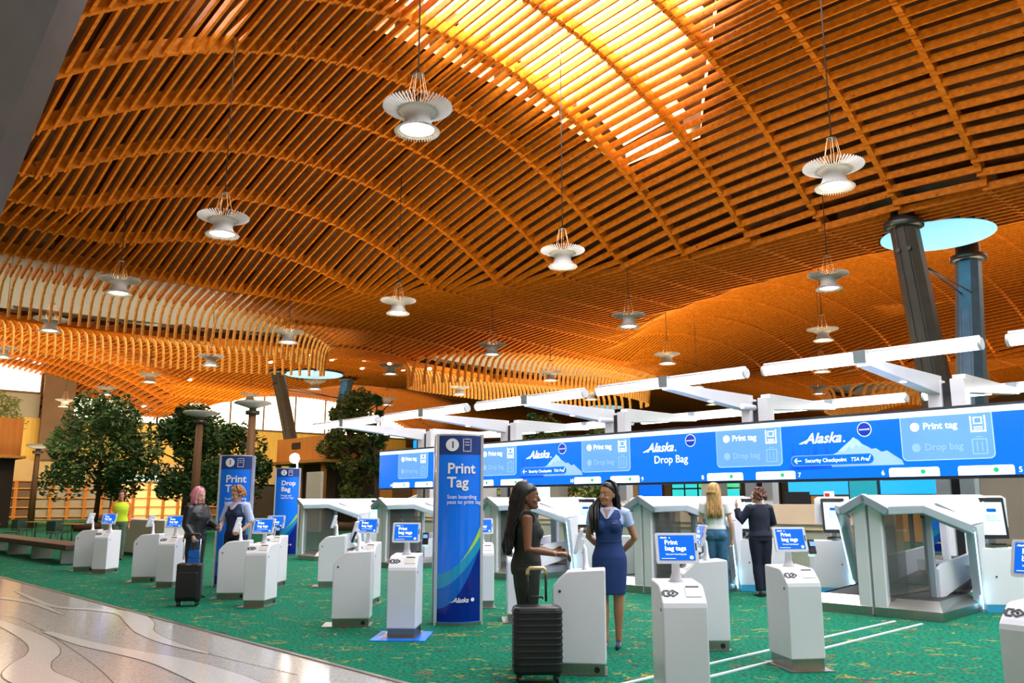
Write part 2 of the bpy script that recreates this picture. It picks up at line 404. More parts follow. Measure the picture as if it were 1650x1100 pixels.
def wall(name, a, b, z0, z1, mt, th=.3):
    m = MB(); A, B = T(*a, (z0+z1)/2), T(*b, (z0+z1)/2); m.beam(A, B, th, z1-z0); return struct(m.build(name, mt))
wall('wall_back', (-14, -16), (108, -16), 0, 14.5, 'tan_wall')
wall('wall_right', (-14, -16), (-14, 104), 0, 14.5, 'tan_wall')
wall('wall_front', (-14, 103), (108, 103), 0, 14.5, 'brown_wall')
# ---------------------------------------------------------------- ceiling
DOMES = ((12.5, 17.0, 26.5, 14.2, 6.0, .93), (12.5, 53.4, 28.5, 17.5, 4.6, .8), (12.5, 91, 30, 17, 4.6, .8), (80, 14, 20, 14.5, 3.8, .85), (86, 46, 22, 15.5, 3.3, .9))
OVALS = ((47.5, 9.5, 6.0, 18.0), (46.5, 46, 5.4, 12.5), (33, 80, 6, 11))
OCULI = ((12.5, 35.2, 2.15), (62.5, 35.2, 2.4), (12.5, 71.8, 2.2), (62.5, 71.8, 2.2))
def CZ(t, p):
    z = 12.2
    for a, b, ra, rb, A, e_ in DOMES:
        r = ((t-a)/ra)**2+((p-b)/rb)**2
        if r < 1: z += A*(1-r)**e_
    u = min(1, max(0, (t-58)/26)); z -= 2.6*u*u*(3-2*u)
    for a, b, ra, rb in OVALS:
        r = math.sqrt(((t-a)/ra)**2+((p-b)/rb)**2)
        if r < 1.9: z -= .95*(1-abs(r-1)/.9)**2 if abs(r-1) < .9 else 0
    return z
def in_oval(t, p, g=1.0): return any(((t-a)/(ra*g))**2+((p-b)/(rb*g))**2 < 1 for a, b, ra, rb in OVALS)
def in_oculus(t, p, g=0.0): return any((t-a)**2+(p-b)**2 < (r+g)**2 for a, b, r in OCULI)
SKY = [(23.0, 14.4), (23.0, 19.5), (21.8, 26.4), (18, 26.8), (14.2, 22.5), (12.0, 17), (12.0, 14.4)]
def in_poly(t, p, P):
    c = False
    for i in range(len(P)):
        (a, b), (d, e) = P[i], P[i-1]
        if (b > p) != (e > p) and t < (d-a)*(p-b)/(e-b)+a: c = not c
    return c
BAY = 3.05; PITCHS = .43; T0, T1, P0, P1 = -9.0, 104.0, -9.0, 104.0
slats = MB(); nb = int((T1-T0)/BAY)
p = P0; row = 0
while p < P1:
    for i in range(nb):
        ta = T0+i*BAY; tb = ta+BAY; pp = p+(.13 if i % 2 else 0)
        near = any(abs(ta+1.5-a) < ra+3 and abs(pp-b) < rb+1 for a, b, ra, rb in OVALS) or any(abs(ta+1.5-a) < 5 and abs(pp-b) < 3.2 for a, b, r in OCULI)
        za, zb = CZ(ta, pp), CZ(tb, pp)
        if not near:
            slats.beam(T(ta-.1, pp, za+.13), T(tb+.1, pp, zb+.13), .085, .26)
        else:
            n_ = 16; run = None
            for j in range(n_):
                u0, u1 = ta+BAY*j/n_, ta+BAY*(j+1)/n_; um = (u0+u1)/2
                ok = not in_oval(um, pp) and not in_oculus(um, pp)
                if ok and run is None: run = u0
                if run is not None and (not ok or j == n_-1):
                    end = u1 if ok else u0
                    slats.beam(T(run, pp, CZ(run, pp)+.13), T(end, pp, CZ(end, pp)+.13), .085, .26); run = None
    p += PITCHS; row += 1
struct(slats.build('ceiling', 'lattice_wood'))
# arched ribs between the bays
arch = MB()
for i in range(nb+1):
    ta = T0+i*BAY; p = P0
    while p < P1:
        q = min(p+1.4, P1)
        if not (in_oval(ta, (p+q)/2, 1.02) or in_oculus(ta, (p+q)/2, .6)):
            arch.beam(T(ta, p, CZ(ta, p)+.30), T(ta, q, CZ(ta, q)+.30), .20, .46)
        p = q
struct(arch.build('trim_3', 'lattice_wood'))
# roof deck over the lattice
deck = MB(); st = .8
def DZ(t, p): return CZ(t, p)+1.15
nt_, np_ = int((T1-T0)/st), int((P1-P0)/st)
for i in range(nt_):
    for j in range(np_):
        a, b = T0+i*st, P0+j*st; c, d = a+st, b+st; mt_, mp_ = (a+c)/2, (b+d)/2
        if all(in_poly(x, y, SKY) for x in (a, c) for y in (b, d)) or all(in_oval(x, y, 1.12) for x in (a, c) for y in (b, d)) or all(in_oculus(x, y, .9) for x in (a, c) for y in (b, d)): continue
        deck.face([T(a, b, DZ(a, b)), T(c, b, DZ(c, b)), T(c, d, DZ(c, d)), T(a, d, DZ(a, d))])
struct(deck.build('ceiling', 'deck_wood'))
# secondary rafters running with the slats, seen dark between them
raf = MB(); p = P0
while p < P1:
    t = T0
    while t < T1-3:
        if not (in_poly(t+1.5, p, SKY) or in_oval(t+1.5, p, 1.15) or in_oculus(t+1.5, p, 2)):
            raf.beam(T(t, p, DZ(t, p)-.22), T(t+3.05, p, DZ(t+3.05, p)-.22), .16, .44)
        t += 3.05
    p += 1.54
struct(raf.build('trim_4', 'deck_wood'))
# main skylight well: pale plywood reveal with slit panes of glass
m = MB(); n_ = len(SKY)
for i in range(n_):
    a, b = SKY[i-1], SKY[i]; k = 6
    for j in range(k):
        q = [(a[0]+(b[0]-a[0])*u, a[1]+(b[1]-a[1])*u) for u in (j/k, (j+1)/k)]
        m.face([T(*q[0], CZ(*q[0])+.5), T(*q[1], CZ(*q[1])+.5), T(*q[1], CZ(*q[1])+3.3), T(*q[0], CZ(*q[0])+3.3)])
t = 10.0
while t < 24:
    p = 5.0
    while p < 27.5:
        if in_poly(t+.4, p+.4, [(x+(.5 if x > 17 else -.5), y+(.5 if y > 12 else -.5)) for x, y in SKY]):
            m.face([T(t, p, CZ(t, p)+2.3), T(t+.8, p, CZ(t+.8, p)+2.3), T(t+.8, p+.8, CZ(t+.8, p+.8)+2.3), T(t, p+.8, CZ(t, p+.8)+2.3)])
        p += .8
    t += .8
m.face([T(x, y, CZ(x, y)+3.2) for x, y in SKY])
struct(m.build('trim_5', 'pale_wood'))
m = MB(); random.seed(3)
for i in range(9):
    p = 9.4+i*1.54
    for t in (12.6, 15.7, 18.8):
        if random.random() < .15 or not in_poly(t+2.2, p+.5, SKY): continue
        for h in (0, .34):
            a, b = t+.3+random.uniform(0, .5), t+2.6-random.uniform(0, .6)
            m.beam(T(a, p+h, CZ(a, p)+2.22), T(b, p+h, CZ(b, p)+2.22), .22, .04)
struct(m.build('window_1', 'sky_glass'))
# oculi: short steel drums open to the sky, ragged slat ends around them
for a, b, r in OCULI:
    m = MB(); k = 48
    ring = [(a+r*math.cos(2*PI*i/k), b+r*math.sin(2*PI*i/k)) for i in range(k+1)]
    for q0, q1 in zip(ring, ring[1:]):
        z = CZ(a, b); m.face([T(*q0, z+.02), T(*q1, z+.02), T(*q1, z+.22), T(*q0, z+.22)])
    for q0, q1 in zip(ring, ring[1:]):
        f = 1.45; w0 = (a+(q0[0]-a)*f, b+(q0[1]-b)*f); w1 = (a+(q1[0]-a)*f, b+(q1[1]-b)*f)
        m.face([T(*q0, z+.22), T(*q1, z+.22), T(*w1, z+1.25), T(*w0, z+1.25)])
    struct(m.build('trim_6', 'dark_steel'))
    m = MB(); m.lathe([(r*.995, .0), (r*.995, .04)], 48); o = struct(m.build('window_3', 'oculus_glass')); o.location = T(a, b, z-.02)
# oval openings whose slats bend down into a hanging fringe
fr = MB(); gl = MB(); dk = MB()
for a, b, ra, rb in OVALS:
    p = b-rb+.12
    while p < b+rb:
        h = math.sqrt(max(0, 1-((p-b)/rb)**2))*ra
        for s in (-1, 1):
            t0 = a+s*h; z0 = CZ(t0, p)+.13
            pts = [T(t0+s*.7, p, CZ(t0+s*.7, p)+.13), T(t0+s*.1, p, z0-.03), T(t0-s*.28, p, z0-.22), T(t0-s*.5, p, z0-.6), T(t0-s*.62, p, z0-1.1), T(t0-s*.66, p, z0-1.75)]
            for u, v in zip(pts, pts[1:]):
                d = (v-u).normalized(); fr.beam(u-d*.03, v+d*.03, .085, .22, up=(0, 0, 1) if abs(d.z) < .9 else (ST*s, -CT*s, 0))
        p += .42
    k = 40                                             # pale roof lantern above the opening
    for i in range(k):
        q = [(a+ra*1.12*math.cos(2*PI*j/k), b+rb*1.12*math.sin(2*PI*j/k)) for j in (i, i+1)]
        dk.face([T(*q[0], 12.4), T(*q[1], 12.4), T(*q[1], 16.5), T(*q[0], 16.5)])
        dk.face([T(*q[0], 16.5), T(*q[1], 16.5), T(a, b, 17)])
    for j in range(7):
        p = b-rb*.7+j*rb*.233
        gl.beam(T(a-ra*.5, p, 16.2), T(a+ra*.5, p, 16.2), 1.1, .05)
struct(fr.build('trim_7', 'fringe_wood')); struct(dk.build('trim_8', 'grey_wall')); struct(gl.build('window_2', 'sky_glass'))
# small downlights set in the lattice near the far column
for i, (t, p) in enumerate([(56, 33), (54, 34.6), (52, 36.2), (50, 37.8), (58, 37), (56.5, 40), (55, 30.5), (60, 30), (52, 40.5), (49, 33.5), (57, 43), (68, 27)]):
    m = MB(); m.lathe([(.14, 0), (.16, .05), (.15, .14)], 10)
    m.build('recessed_downlight', 'lamp_glow')
    o = C.objects[-1]; o.location = T(t, p, CZ(t, p)-.06)
    tag(o, 'small round white downlight set in the wood slats near the far oculus', 'ceiling light', 'downlights by the far oculus')

# ---------------------------------------------------------------- Y columns
def column(t, p, label, cat='column', wf=1.0, near=False):
    r = empty('roof_column', T(t, p, 0), RZ, label, cat)
    for s, tb, mt in ((-1, .8, 'column_steel'), (1, .9, 'column_blue')):
        m = MB(); a = Vector((-2.6 if near else 0, -.1 if s < 0 and not near else s*tb, 0)); b = Vector((.4 if near else 0, s*3.3, 12.0))
        d = b-a; n = 6
        for i in range(n):
            u0, u1 = i/n, (i+1)/n
        sec = []
        for u in (0, .5, 1):
            c = a+d*u; wx = (.62-.16*u)*wf; wy = (.50-.05*u)*wf
            sec.append([c+Vector((x*wx, y*wy, 0)) for x, y in ((-1, -.5), (-.5, -1), (.5, -1), (1, -.5), (1, .5), (.5, 1), (-.5, 1), (-1, .5))])
        vs = [m._v(q) for q in sec]
        for q0, q1 in zip(vs, vs[1:]):
            for k in range(8): m.bm.faces.new((q0[k], q0[(k+1) % 8], q1[(k+1) % 8], q1[k]))
        m.bm.faces.new(vs[0]); m.bm.faces.new(vs[-1])
        leg = m.build('leg', 'column_grey' if near else 'column_steel' if s < 0 else 'column_blue', r)
        if s > 0 and not near: leg['label'] = 'bluish steel leg'
        m = MB(); c = a+d*.5
        for k in (-1, 1):                                  # narrow edge seams
            m.beam(a+Vector((k*.2, -s*0-.51, .2)), b+Vector((k*.16, -.46, -.2)), .03, .03)
        m.build('seam', 'dark_steel', leg)
        m = MB(); m.lathe([(.55, 11.75), (.72, 11.8), (.72, 12.0), (.5, 12.1), (.5, 12.5)], 20, (0, s*3.3, 0)); m.build('cap_plate', 'dark_steel', r)
        if s < 0:
            for k in (-1, 1):
                m = MB(); m.tube([(k*.2, -3.55, 10.9), (k*.2, -3.35, 10.9)], .09, 12); m.build('bolt', 'black_plastic', leg)
    for k in (-.15, .25):
        m = MB(); m.tube([(k, -2.75, 10.7-k), (k, 2.75, 10.2)], .035, 8); m.build('tie_rod', 'dark_steel', r)
    return r
column(12.5, 35.2, 'large V-shaped dark steel column under the near round oculus, right of the photo')
column(62.5, 35.2, 'distant V-shaped steel column under the small far oculus')
column(12.4, -.35, 'nearest grey steel column cutting the top left corner of the photo', wf=1.6, near=True)
# ---------------------------------------------------------------- lanterns
def make_lantern():
    r = empty('pendant_lantern')
    m = MB(); m.lathe([(.43, .02), (.40, .07), (.33, .16), (.285, .28), (.29, .36), (.33, .43), (.44, .49), (.47, .50), (.44, .51), (.33, .46), (.27, .37), (.265, .28), (.31, .15), (.38, .06)], 40, cap=False)
    m.build('shade', 'lantern_white', r, smooth=True)
    m = MB()
    for k in range(56):
        a = 2*PI*k/56; c, s = math.cos(a), math.sin(a)
        m.beam((c*.40, s*.40, .475), (c*.76, s*.76, .60), .014, .05)
    m.build('upper_fins', 'lantern_white', r)
    m = MB()
    for k in range(48):
        a = 2*PI*k/48; c, s = math.cos(a), math.sin(a)
        m.beam((c*.38, s*.38, .08), (c*.49, s*.49, .0), .012, .045)
    m.build('lower_fins', 'lantern_white', r)
    m = MB(); m.lathe([(.30, .05), (.33, .10), (.28, .13)], 28); m.build('light_disc', 'lamp_glow', r)
    m = MB()
    for k in range(6):
        a = 2*PI*k/6+.3; m.tube([(.30*math.cos(a), .30*math.sin(a), .44), (.12*math.cos(a), .12*math.sin(a), 1.35)], .006, 5)
    m.build('suspension_wires', 'brass_cable', r)
    m = MB(); m.lathe([(.13, 1.33), (.13, 1.36)], 12); m.build('wire_ring', 'cable', r)
    return r
lan = make_lantern(); first = True
lamp = bpy.data.lights.new('lantern_light', 'SPOT'); lamp.energy = 420; lamp.color = (1, .80, .52); lamp.shadow_soft_size = .28; lamp.spot_size = math.radians(165); lamp.spot_blend = .8
glowl = bpy.data.lights.new('lantern_uplight', 'POINT'); glowl.energy = 14; glowl.color = (1, .72, .38); glowl.shadow_soft_size = .12
def lantern(t, p, label):
    global first
    r = lan if first else copy_tree(lan); first = False
    r.location = T(t, p, 9.45); tag(r, label, 'lamp', 'pendant lanterns')
    ct = 16.4 if in_oval(t, p) else CZ(t, p)+.3
    m = MB(); m.tube([(0, 0, 1.34), (0, 0, ct-9.45)], .02, 5); m.build('hanging_cable', 'cable', r)
    l = bpy.data.objects.new('lantern_light', lamp); C.objects.link(l); l.location = T(t, p, 9.46)
    if (t*t+p*p) < 2600:
        l = bpy.data.objects.new('lantern_uplight', glowl); C.objects.link(l); l.location = T(t, p, 10.1)
LAN = [
 (14.1, 10.2, 'largest slatted white pendant lantern, in front of the bright skylight edge'),
 (9.5, 20.1, 'second largest pendant lantern, high on the right above the light bars'),
 (24.0, 10.2, 'slatted pendant lantern high on the left under the first dome'),
 (19.4, 20.3, 'slatted pendant lantern in the middle at the lower edge of the first dome'),
 (33.8, 10.4, 'pendant lantern on the left just above the hanging wooden fringe'),
 (29.3, 20.4, 'pendant lantern left of centre where the open dome meets the dense slats'),
 (14.7, 30.0, 'pendant lantern on the right left of the dark V-shaped column'),
 (24.4, 29.9, 'pendant lantern right of centre against the dense slats'),
 (43.6, 10.5, 'pendant lantern at far left in front of the hanging wooden fringe'),
 (38.6, 20.2, 'pendant lantern above the right end of the left wooden fringe'),
 (34.3, 30.2, 'pendant lantern in the middle above the second wooden fringe'),
 (29.6, 39.7, 'pendant lantern above the third light bar from the right'),
 (19.9, 39.6, 'second lantern down in the vertical row left of the dark column'),
 (44.0, 30.2, 'pendant lantern left of the second wooden fringe, upper of two'),
 (39.1, 39.6, 'pendant lantern in front of the right half of the second fringe'),
 (49.0, 39.9, 'pendant lantern in front of the left end of the second fringe'),
 (48.4, 20.4, 'pendant lantern in front of the middle of the left fringe'),
 (53.5, 10.6, 'pendant lantern cut by the left edge of the photo'),
 (53.6, 30.3, 'small lantern right under the far round oculus'),
 (58.0, 20.3, 'distant lantern above the pole with the flat round head'),
 (67.1, 20.4, 'small distant lantern above the big dark tree'),
 (58.5, 39.9, 'small distant lantern above the tree beside the sign end'),
 (63.4, 30.1, 'tiny distant lantern hanging before the clerestory window'),
 (25.0, 49.3, 'third lantern down in the vertical row left of the dark column'),
 (30.5, 59.4, 'fourth lantern down in the vertical row left of the dark column'),
 (36.0, 69.2, 'lowest tiny lantern in the vertical row left of the dark column'),
 (5.2, 30.0, 'pendant lantern beside the tip of the nearest light bar at far right'),
 (34.5, 49.6, 'small lantern seen above the second light bar from the right'),
 (44.4, 49.5, 'small lantern in front of the right end of the second fringe'),
 (78.0, 20.5, 'tiny lantern above the left clerestory corner'),
 (73.5, 30.0, 'tiny lantern left of the far V-shaped column'),
 (83.0, 10.4, 'tiny lantern low on the left beside the grey wall'),
 (40.0, 59.5, 'tiny lantern low between the second and third light frames'),
]
for a in LAN: lantern(*a)
for t, p in ((4.3, 10.2), (-5, 10.2), (-.5, 20.1), (9, .4), (19, .4)):            # out of the frame: only their light reaches the place
    l = bpy.data.objects.new('lantern_light', lamp); C.objects.link(l); l.location = T(t, p, 9.46)

# ---------------------------------------------------------------- light gantries on the sign posts
SP = 3.84; POSTS = [5.72+SP*k for k in range(-1, 5)]
tube_l = bpy.data.lights.new('tube_light', 'AREA'); tube_l.shape = 'RECTANGLE'; tube_l.size = 3.2; tube_l.size_y = .12; tube_l.energy = 120; tube_l.color = (.94, .97, 1)
GL = ['nearest', 'second nearest', 'third nearest', 'fourth nearest', 'farthest']
for k, t in enumerate(POSTS):
    lab = 'white light frame with paired tube lamps, %s on top of the long sign' % GL[k-1] if k else 'white light frame whose rear tube only shows at the right photo edge'
    r = empty('light_gantry', T(t, 15.9, 0), RZ, lab, 'light frame', 'light frames above the sign')
    for s in (-1, 1):
        m = MB(); m.box((s*.20, 0, 1.83), (.24, .24, 3.66)); m.build('post', 'white_panel', r, bevel=.01)
        m = MB(); x = s*.20
        m.prism([(-s*.10 if False else 0, 3.40), (0, 3.74), (s*0+2.85, 3.74), (2.85, 3.62)], x-.11, x+.11, 'x')
        o = m.build('arm', 'white_panel', r, bevel=.008)
        if s < 0: o.scale = (1, -1, 1)
        y = -s*-2.87 if s > 0 else -2.87
        for h in (-1, 1):
            m = MB(); m.tube([(h*.12+x, y, 3.74), (h*1.72+x, y, 3.74)], .085, 14); b = m.build('tube_lamp', 'tube_light', r)
            m = MB(); m.tube([(h*.10+x, y, 3.82), (h*1.73+x, y, 3.82)], .05, 12); m.tube([(h*1.715+x, y, 3.74), (h*1.76+x, y, 3.74)], .09, 14); m.build('lamp_housing', 'white_panel', b)
        m = MB(); m.box((x, y, 3.76), (.2, .22, .2)); m.build('junction_block', 'grey_frame', r)
        m = MB(); m.lathe([(.05, 0), (.07, .02)], 10, (x, s*1.4, 3.50)); m.build('downlight', 'lamp_glow', r)
        l = bpy.data.objects.new('tube_light', tube_l); C.objects.link(l); l.location = T(t, 15.9, 0)+Matrix.Rotation(RZ, 3, 'Z')@Vector((x, y, 3.66)); l.rotation_euler = (0, 0, RZ)
    m = MB(); m.box((0, .02, 1.8), (.14, .16, 3.6)); m.build('dark_gap', 'black_plastic', r)  # black box put in as the dark of the gap between the posts
    if k in (2, 3):
        m = MB(); m.tube([(.20, -.9, 3.42), (.20, -.45, 3.42)], .06, 10); m.build('camera', 'white_panel', r)
# ---------------------------------------------------------------- the long sign; local x = -t
sg = empty('digital_sign', T(0, 15.3, 0), RZ, 'very long blue airline sign over the bag drops, lit, with logos and lane numbers', 'sign')
X0, X1, Z0, Z1 = -22.75, -.2, 1.945, 3.075
m = MB(); m.box(((X0+X1)/2, .10, (Z0+Z1)/2), (X1-X0+.1, .18, Z1-Z0+.1)); m.build('sign_frame', 'black_plastic', sg)
m = MB(); m.box(((X0+X1)/2, 0, (Z0+Z1)/2), (X1-X0, .02, Z1-Z0)); m.build('display', 'sign_blue', sg)
m = MB(); m.box(((X0+X1)/2, -.014, Z1-.05), (X1-X0, .004, .10)); m.build('header_strip', 'screen_pale', sg)
def sflat(poly, y, mt, name='panel', par=sg):
    m = MB(); m.prism(poly, y, y-.003, 'y'); return m.build(name, mt, par)
def stext(s_, x, z, size, mt='screen_white', y=-.026, bold=.0, shear=0, align='LEFT', par=sg, name='lettering', space=1.0):
    m = MB(); m.mesh(text(s_, size, bold, shear, align, space), place(x, y, z)); return m.build(name, mt, par)
def swoosh(x, z, h, y, mt, par):     # the logotype: slanted heavy lettering with a barbed first letter
    m = MB(); m.mesh(text('Alaska', h*1.38, .014, .38, 'CENTER', 1.0), place(x, y, z-h*.42))
    m.prism([(x-h*2.45, z-h*.42), (x-h*1.3, z+h*.02), (x-h*1.2, z-h*.06), (x-h*2.1, z-h*.45)], y, y-.002, 'y')
    m.prism([(x+h*2.05, z-h*.44), (x+h*2.05, z-h*.30), (x+h*2.2, z-h*.30), (x+h*2.2, z-h*.44)], y, y-.002, 'y')
    return m.build('logotype', mt, par)
def circ(x, z, r, n=20): return [(x+r*math.cos(2*PI*k/n), z+r*math.sin(2*PI*k/n)) for k in range(n)]
nums = [('5', '6'), ('7', '8'), ('9', '10'), ('11', '12'), ('13', '14')]
for k in range(5):
    cx = -(5.61+SP*k)
    sflat(rrect(cx-.755, 2.215, cx+.755, Z1-.10, .09, 4, (1, 0, 0, 1)), -.014, 'card_edge', 'card_border')
    card = sflat(rrect(cx-.74, 2.23, cx+.74, Z1-.10, .08, 4, (1, 0, 0, 1)), -.018, 'card_blue', 'instruction_card')
    def ctext(*a, **q): q['par'] = card; return stext(*a, **q)
    sflat(circ(cx-.50, 2.80, .075), -.022, 'screen_white', 'dot', card); ctext('1', cx-.52, 2.765, .10, 'card_blue', bold=.01)
    ctext('Print tag', cx-.36, 2.75, .165, bold=.012)
    sflat(circ(cx-.50, 2.44, .075), -.022, 'screen_faint', 'dot', card); ctext('Drop bag', cx-.36, 2.39, .165, 'screen_faint', bold=.012)
    m = MB()
    for a in ((-.0, 0, .02, .26), (.22, 0, .02, .26), (.11, -.13, .24, .02), (.11, -.06, .14, .015), (.11, -.095, .14, .015), (.11, .10, .14, .015), (.11, 0, .14, .015), (.05, .05, .015, .10), (.17, .05, .015, .10)):
        m.box((cx+.42+a[0], -.024, 2.80+a[1]), (a[2], .003, a[3]))
    m.build('tag_icon', 'screen_white', card)
    m = MB()
    for a in ((0, 0, .02, .24), (.22, 0, .02, .24), (.11, -.12, .22, .02), (.11, .12, .22, .02), (.11, .16, .10, .015), (.07, 0, .015, .16), (.15, 0, .015, .16)):
        m.box((cx+.42+a[0], -.024, 2.42+a[1]), (a[2], .003, a[3]))
    m.build('bag_icon', 'screen_faint', card)
    for j, s in enumerate((1, -1)):
        x = cx+s*.58
        tb = sflat(rrect(x-.43, 1.95, x+.43, 2.105, .04, 3, (0, 1, 1, 0)), -.020, 'screen_white', 'lane_tab')
        ctext('Open', x-.20, 1.99, .10, 'screen_faint', y=-.028, bold=0)
        sflat(circ(x+.16, 2.03, .042, 12), -.027, 'sign_green', 'check_dot', tb)
        stext(nums[k][j], x+s*.53-.04, 1.985, .12, bold=.008)
    # picture panel to the left of the card
    px = cx-1.92
    if k in (0, 2):
        bgp = MB(); rnd = random.Random(k)
        mo = [(px-.75, 2.16), (px-.40, 2.27), (px-.25, 2.30), (px-.1, 2.40), (px+.0, 2.44), (px+.12, 2.55), (px+.22, 2.60), (px+.26, 2.67), (px+.30, 2.69), (px+.33, 2.66), (px+.38, 2.64), (px+.45, 2.56), (px+.56, 2.50), (px+.62, 2.46), (px+.70, 2.47), (px+.80, 2.40), (px+.90, 2.42), (px+1.02, 2.33), (px+1.15, 2.24), (px+1.18, 2.16)]
        mt_ = sflat(mo, -.008, 'mountain', 'mountain_picture')
        m = MB(); m.prism([(px-.02, 2.44), (px+.12, 2.55), (px+.30, 2.685), (px+.45, 2.55), (px+.40, 2.50), (px+.34, 2.56), (px+.27, 2.47), (px+.2, 2.52), (px+.10, 2.42)], -.0125, -.014, 'y')
        m.build('snow_cap', 'mountain_snow', mt_)
        m = MB()
        for j in range(9):
            x = px-.95+j*.085+rnd.uniform(-.03, .03); h = rnd.uniform(.25, .65)
            m.prism([(x-.09, 2.12), (x-.06, 2.12+h*.5), (x-.03, 2.12+h*.45), (x, 2.12+h), (x+.035, 2.12+h*.5), (x+.06, 2.12+h*.45), (x+.09, 2.12)], -.0115, -.0135, 'y')
        m.build('forest_picture', 'forest_silhouette', sg)
    if k == 4:
        continue
    if k != 3:
        swoosh(px-.30, 2.70, .20, -.03, 'screen_white', sg)
        sflat(circ(px+.52, 2.82, .135, 24), -.024, 'screen_pale', 'badge_ring'); b = sflat(circ(px+.52, 2.82, .12, 24), -.028, 'sign_navy', 'alliance_badge')
        stext('oneworld', px+.52, 2.805, .05, align='CENTER', y=-.034, bold=.002, par=b)
    if k in (0, 2):
        sflat(rrect(px-.98, 2.19, px+.66, 2.39, .09), -.020, 'mountain', 'pill_border')
        pl = sflat(rrect(px-.97, 2.20, px+.65, 2.38, .085), -.024, 'sign_blue', 'direction_pill')
        stext('Security Checkpoint', px-.68, 2.255, .100, y=-.030, bold=.008, par=pl); stext('TSA Pre', px+.22, 2.255, .095, y=-.030, bold=.002, shear=.2, par=pl)
        m = MB(); m.beam((px-.9, -.03, 2.29), (px-.76, -.03, 2.29), .003, .016); m.beam((px-.9, -.03, 2.29), (px-.85, -.03, 2.34), .003, .016); m.beam((px-.9, -.03, 2.29), (px-.85, -.03, 2.24), .003, .016)
        m.beam((px+.53, -.03, 2.28), (px+.55, -.03, 2.25), .003, .016); m.beam((px+.55, -.03, 2.25), (px+.60, -.03, 2.35), .003, .016)
        m.build('arrow', 'screen_white', pl)
    elif k == 1:
        stext('Drop Bag', px-.02, 2.36, .235, align='CENTER', bold=.002)

# ---------------------------------------------------------------- bag tag kiosks
def tag_glyph(x, y, z, tilt, s=1.0):
    m = MB(); R = Matrix.Translation((x, y, z))@Matrix.Rotation(tilt, 4, 'X')@Matrix.Scale(s, 4)
    def bar(a, b, w_=.012): m.beam(R@Vector((*a, .003)), R@Vector((*b, .003)), w_*s, .003*s, up=(R.to_3x3()@Vector((0, 0, 1))))
    dm = [(.0, -.035), (.045, 0), (.0, .035), (-.045, 0)]
    for i in range(4): bar(dm[i-1], dm[i])
    for u, v in (((-.05, .03), (-.075, .03)), ((-.075, .03), (-.075, -.03)), ((-.075, -.03), (-.05, -.03)), ((-.09, .02), (-.09, -.02)), ((-.03, .03), (-.05, .03)), ((-.03, -.03), (-.05, -.03)), ((-.01, 0), (.01, 0)), ((0, -.01), (0, .01))): bar(u, v)
    return m
def make_kiosk():
    r = empty('tag_kiosk')
    prof = [(-.26, .10), (-.262, .78), (-.252, .815), (-.225, .845), (-.13, .93), (-.09, .945), (.26, .965), (.265, .94), (.262, .10)]
    m = MB(); m.prism(prof, -.168, .168, 'x'); b = m.build('cabinet', 'white_panel', r, bevel=.012)
    for s in (-1, 1):
        m = MB(); m.tube([(s*.166, -.19, .76), (s*.172, -.19, .76)], .014, 10); m.build('side_lock', 'dark_steel', b)
    m = MB(); m.prism([(-.245, 0), (-.245, .10), (.245, .10), (.245, 0)], -.155, .155, 'x'); m.build('plinth', 'steel', r)
    m = MB(); m.box((-.02, -.06, .005), (.42, .66, .01)); m.build('foot_plate', 'steel', r)
    m = MB(); m.tube([(.157, .17, .05), (.165, .17, .05)], .028, 12); m.build('cable_port', 'black_plastic', r)
    g = tag_glyph(-.075, -.185, .884, math.radians(42), .9); g.build('tag_symbol', 'black_print', b)
    m = MB(); R = R3(math.radians(41))
    m.box((.08, -.172, .897), (.12, .11, .004), rot=R); m.build('slot_cover', 'cream_panel', b)
    m = MB(); m.box((.08, -.137, .931), (.10, .014, .006), rot=R); m.build('print_slot', 'black_plastic', b)
    m = MB(); m.rings([(0, .07, .945, .075, .05), (0, .07, .97, .05, .035), (0, .068, 1.02, .034, .026), (0, .06, 1.15, .03, .024), (0, .03, 1.21, .03, .02)], 14); m.build('neck', 'white_panel', r, smooth=True)
    tl = math.radians(-17); Sm = Matrix.Translation((0, .0, 1.225))@Matrix.Rotation(tl, 4, 'X')
    m = MB(); m.prism(rrect(-.165, -.125, .165, .125, .015), -.012, .014, 'y'); d = m.build('tablet', 'white_panel', r, mw=Sm, bevel=.003)
    m = MB(); m.prism([(-.14, -.102), (.138, -.102), (.138, .104), (-.14, .104)], -.0135, -.0155, 'y'); scn = m.build('screen', 'screen_blue', d, mw=Sm)
    m = MB()
    m.mesh(text('Print\nbag tags', .052, .022, 0), place(-.095, -.017, .028))
    m.mesh(text('Scan your boarding pass', .0165, .01), place(-.09, -.017, -.058)); m.mesh(text('Alaska', .02, .02, .3), place(-.128, -.017, .078)); m.mesh(text('o', .02, .02), place(-.058, -.017, .078))
    m.box((-.07, -.017, -.088), (.11, .001, .003))
    m.build('screen_lettering', 'screen_white', scn, mw=Sm)
    m = MB(); m.prism(circ(.108, -.08, .016, 10), -.0165, -.018, 'y'); m.build('screen_button', 'screen_mint', scn, mw=Sm)
    m = MB(); m.box((.150, -.0135, .01), (.010, .003, .06)); m.build('camera_slot', 'black_plastic', d, mw=Sm)
    m = MB(); m.box((0, .035, -.02), (.10, .05, .10)); m.build('tilt_bracket', 'white_panel', r, mw=Sm)
    return r
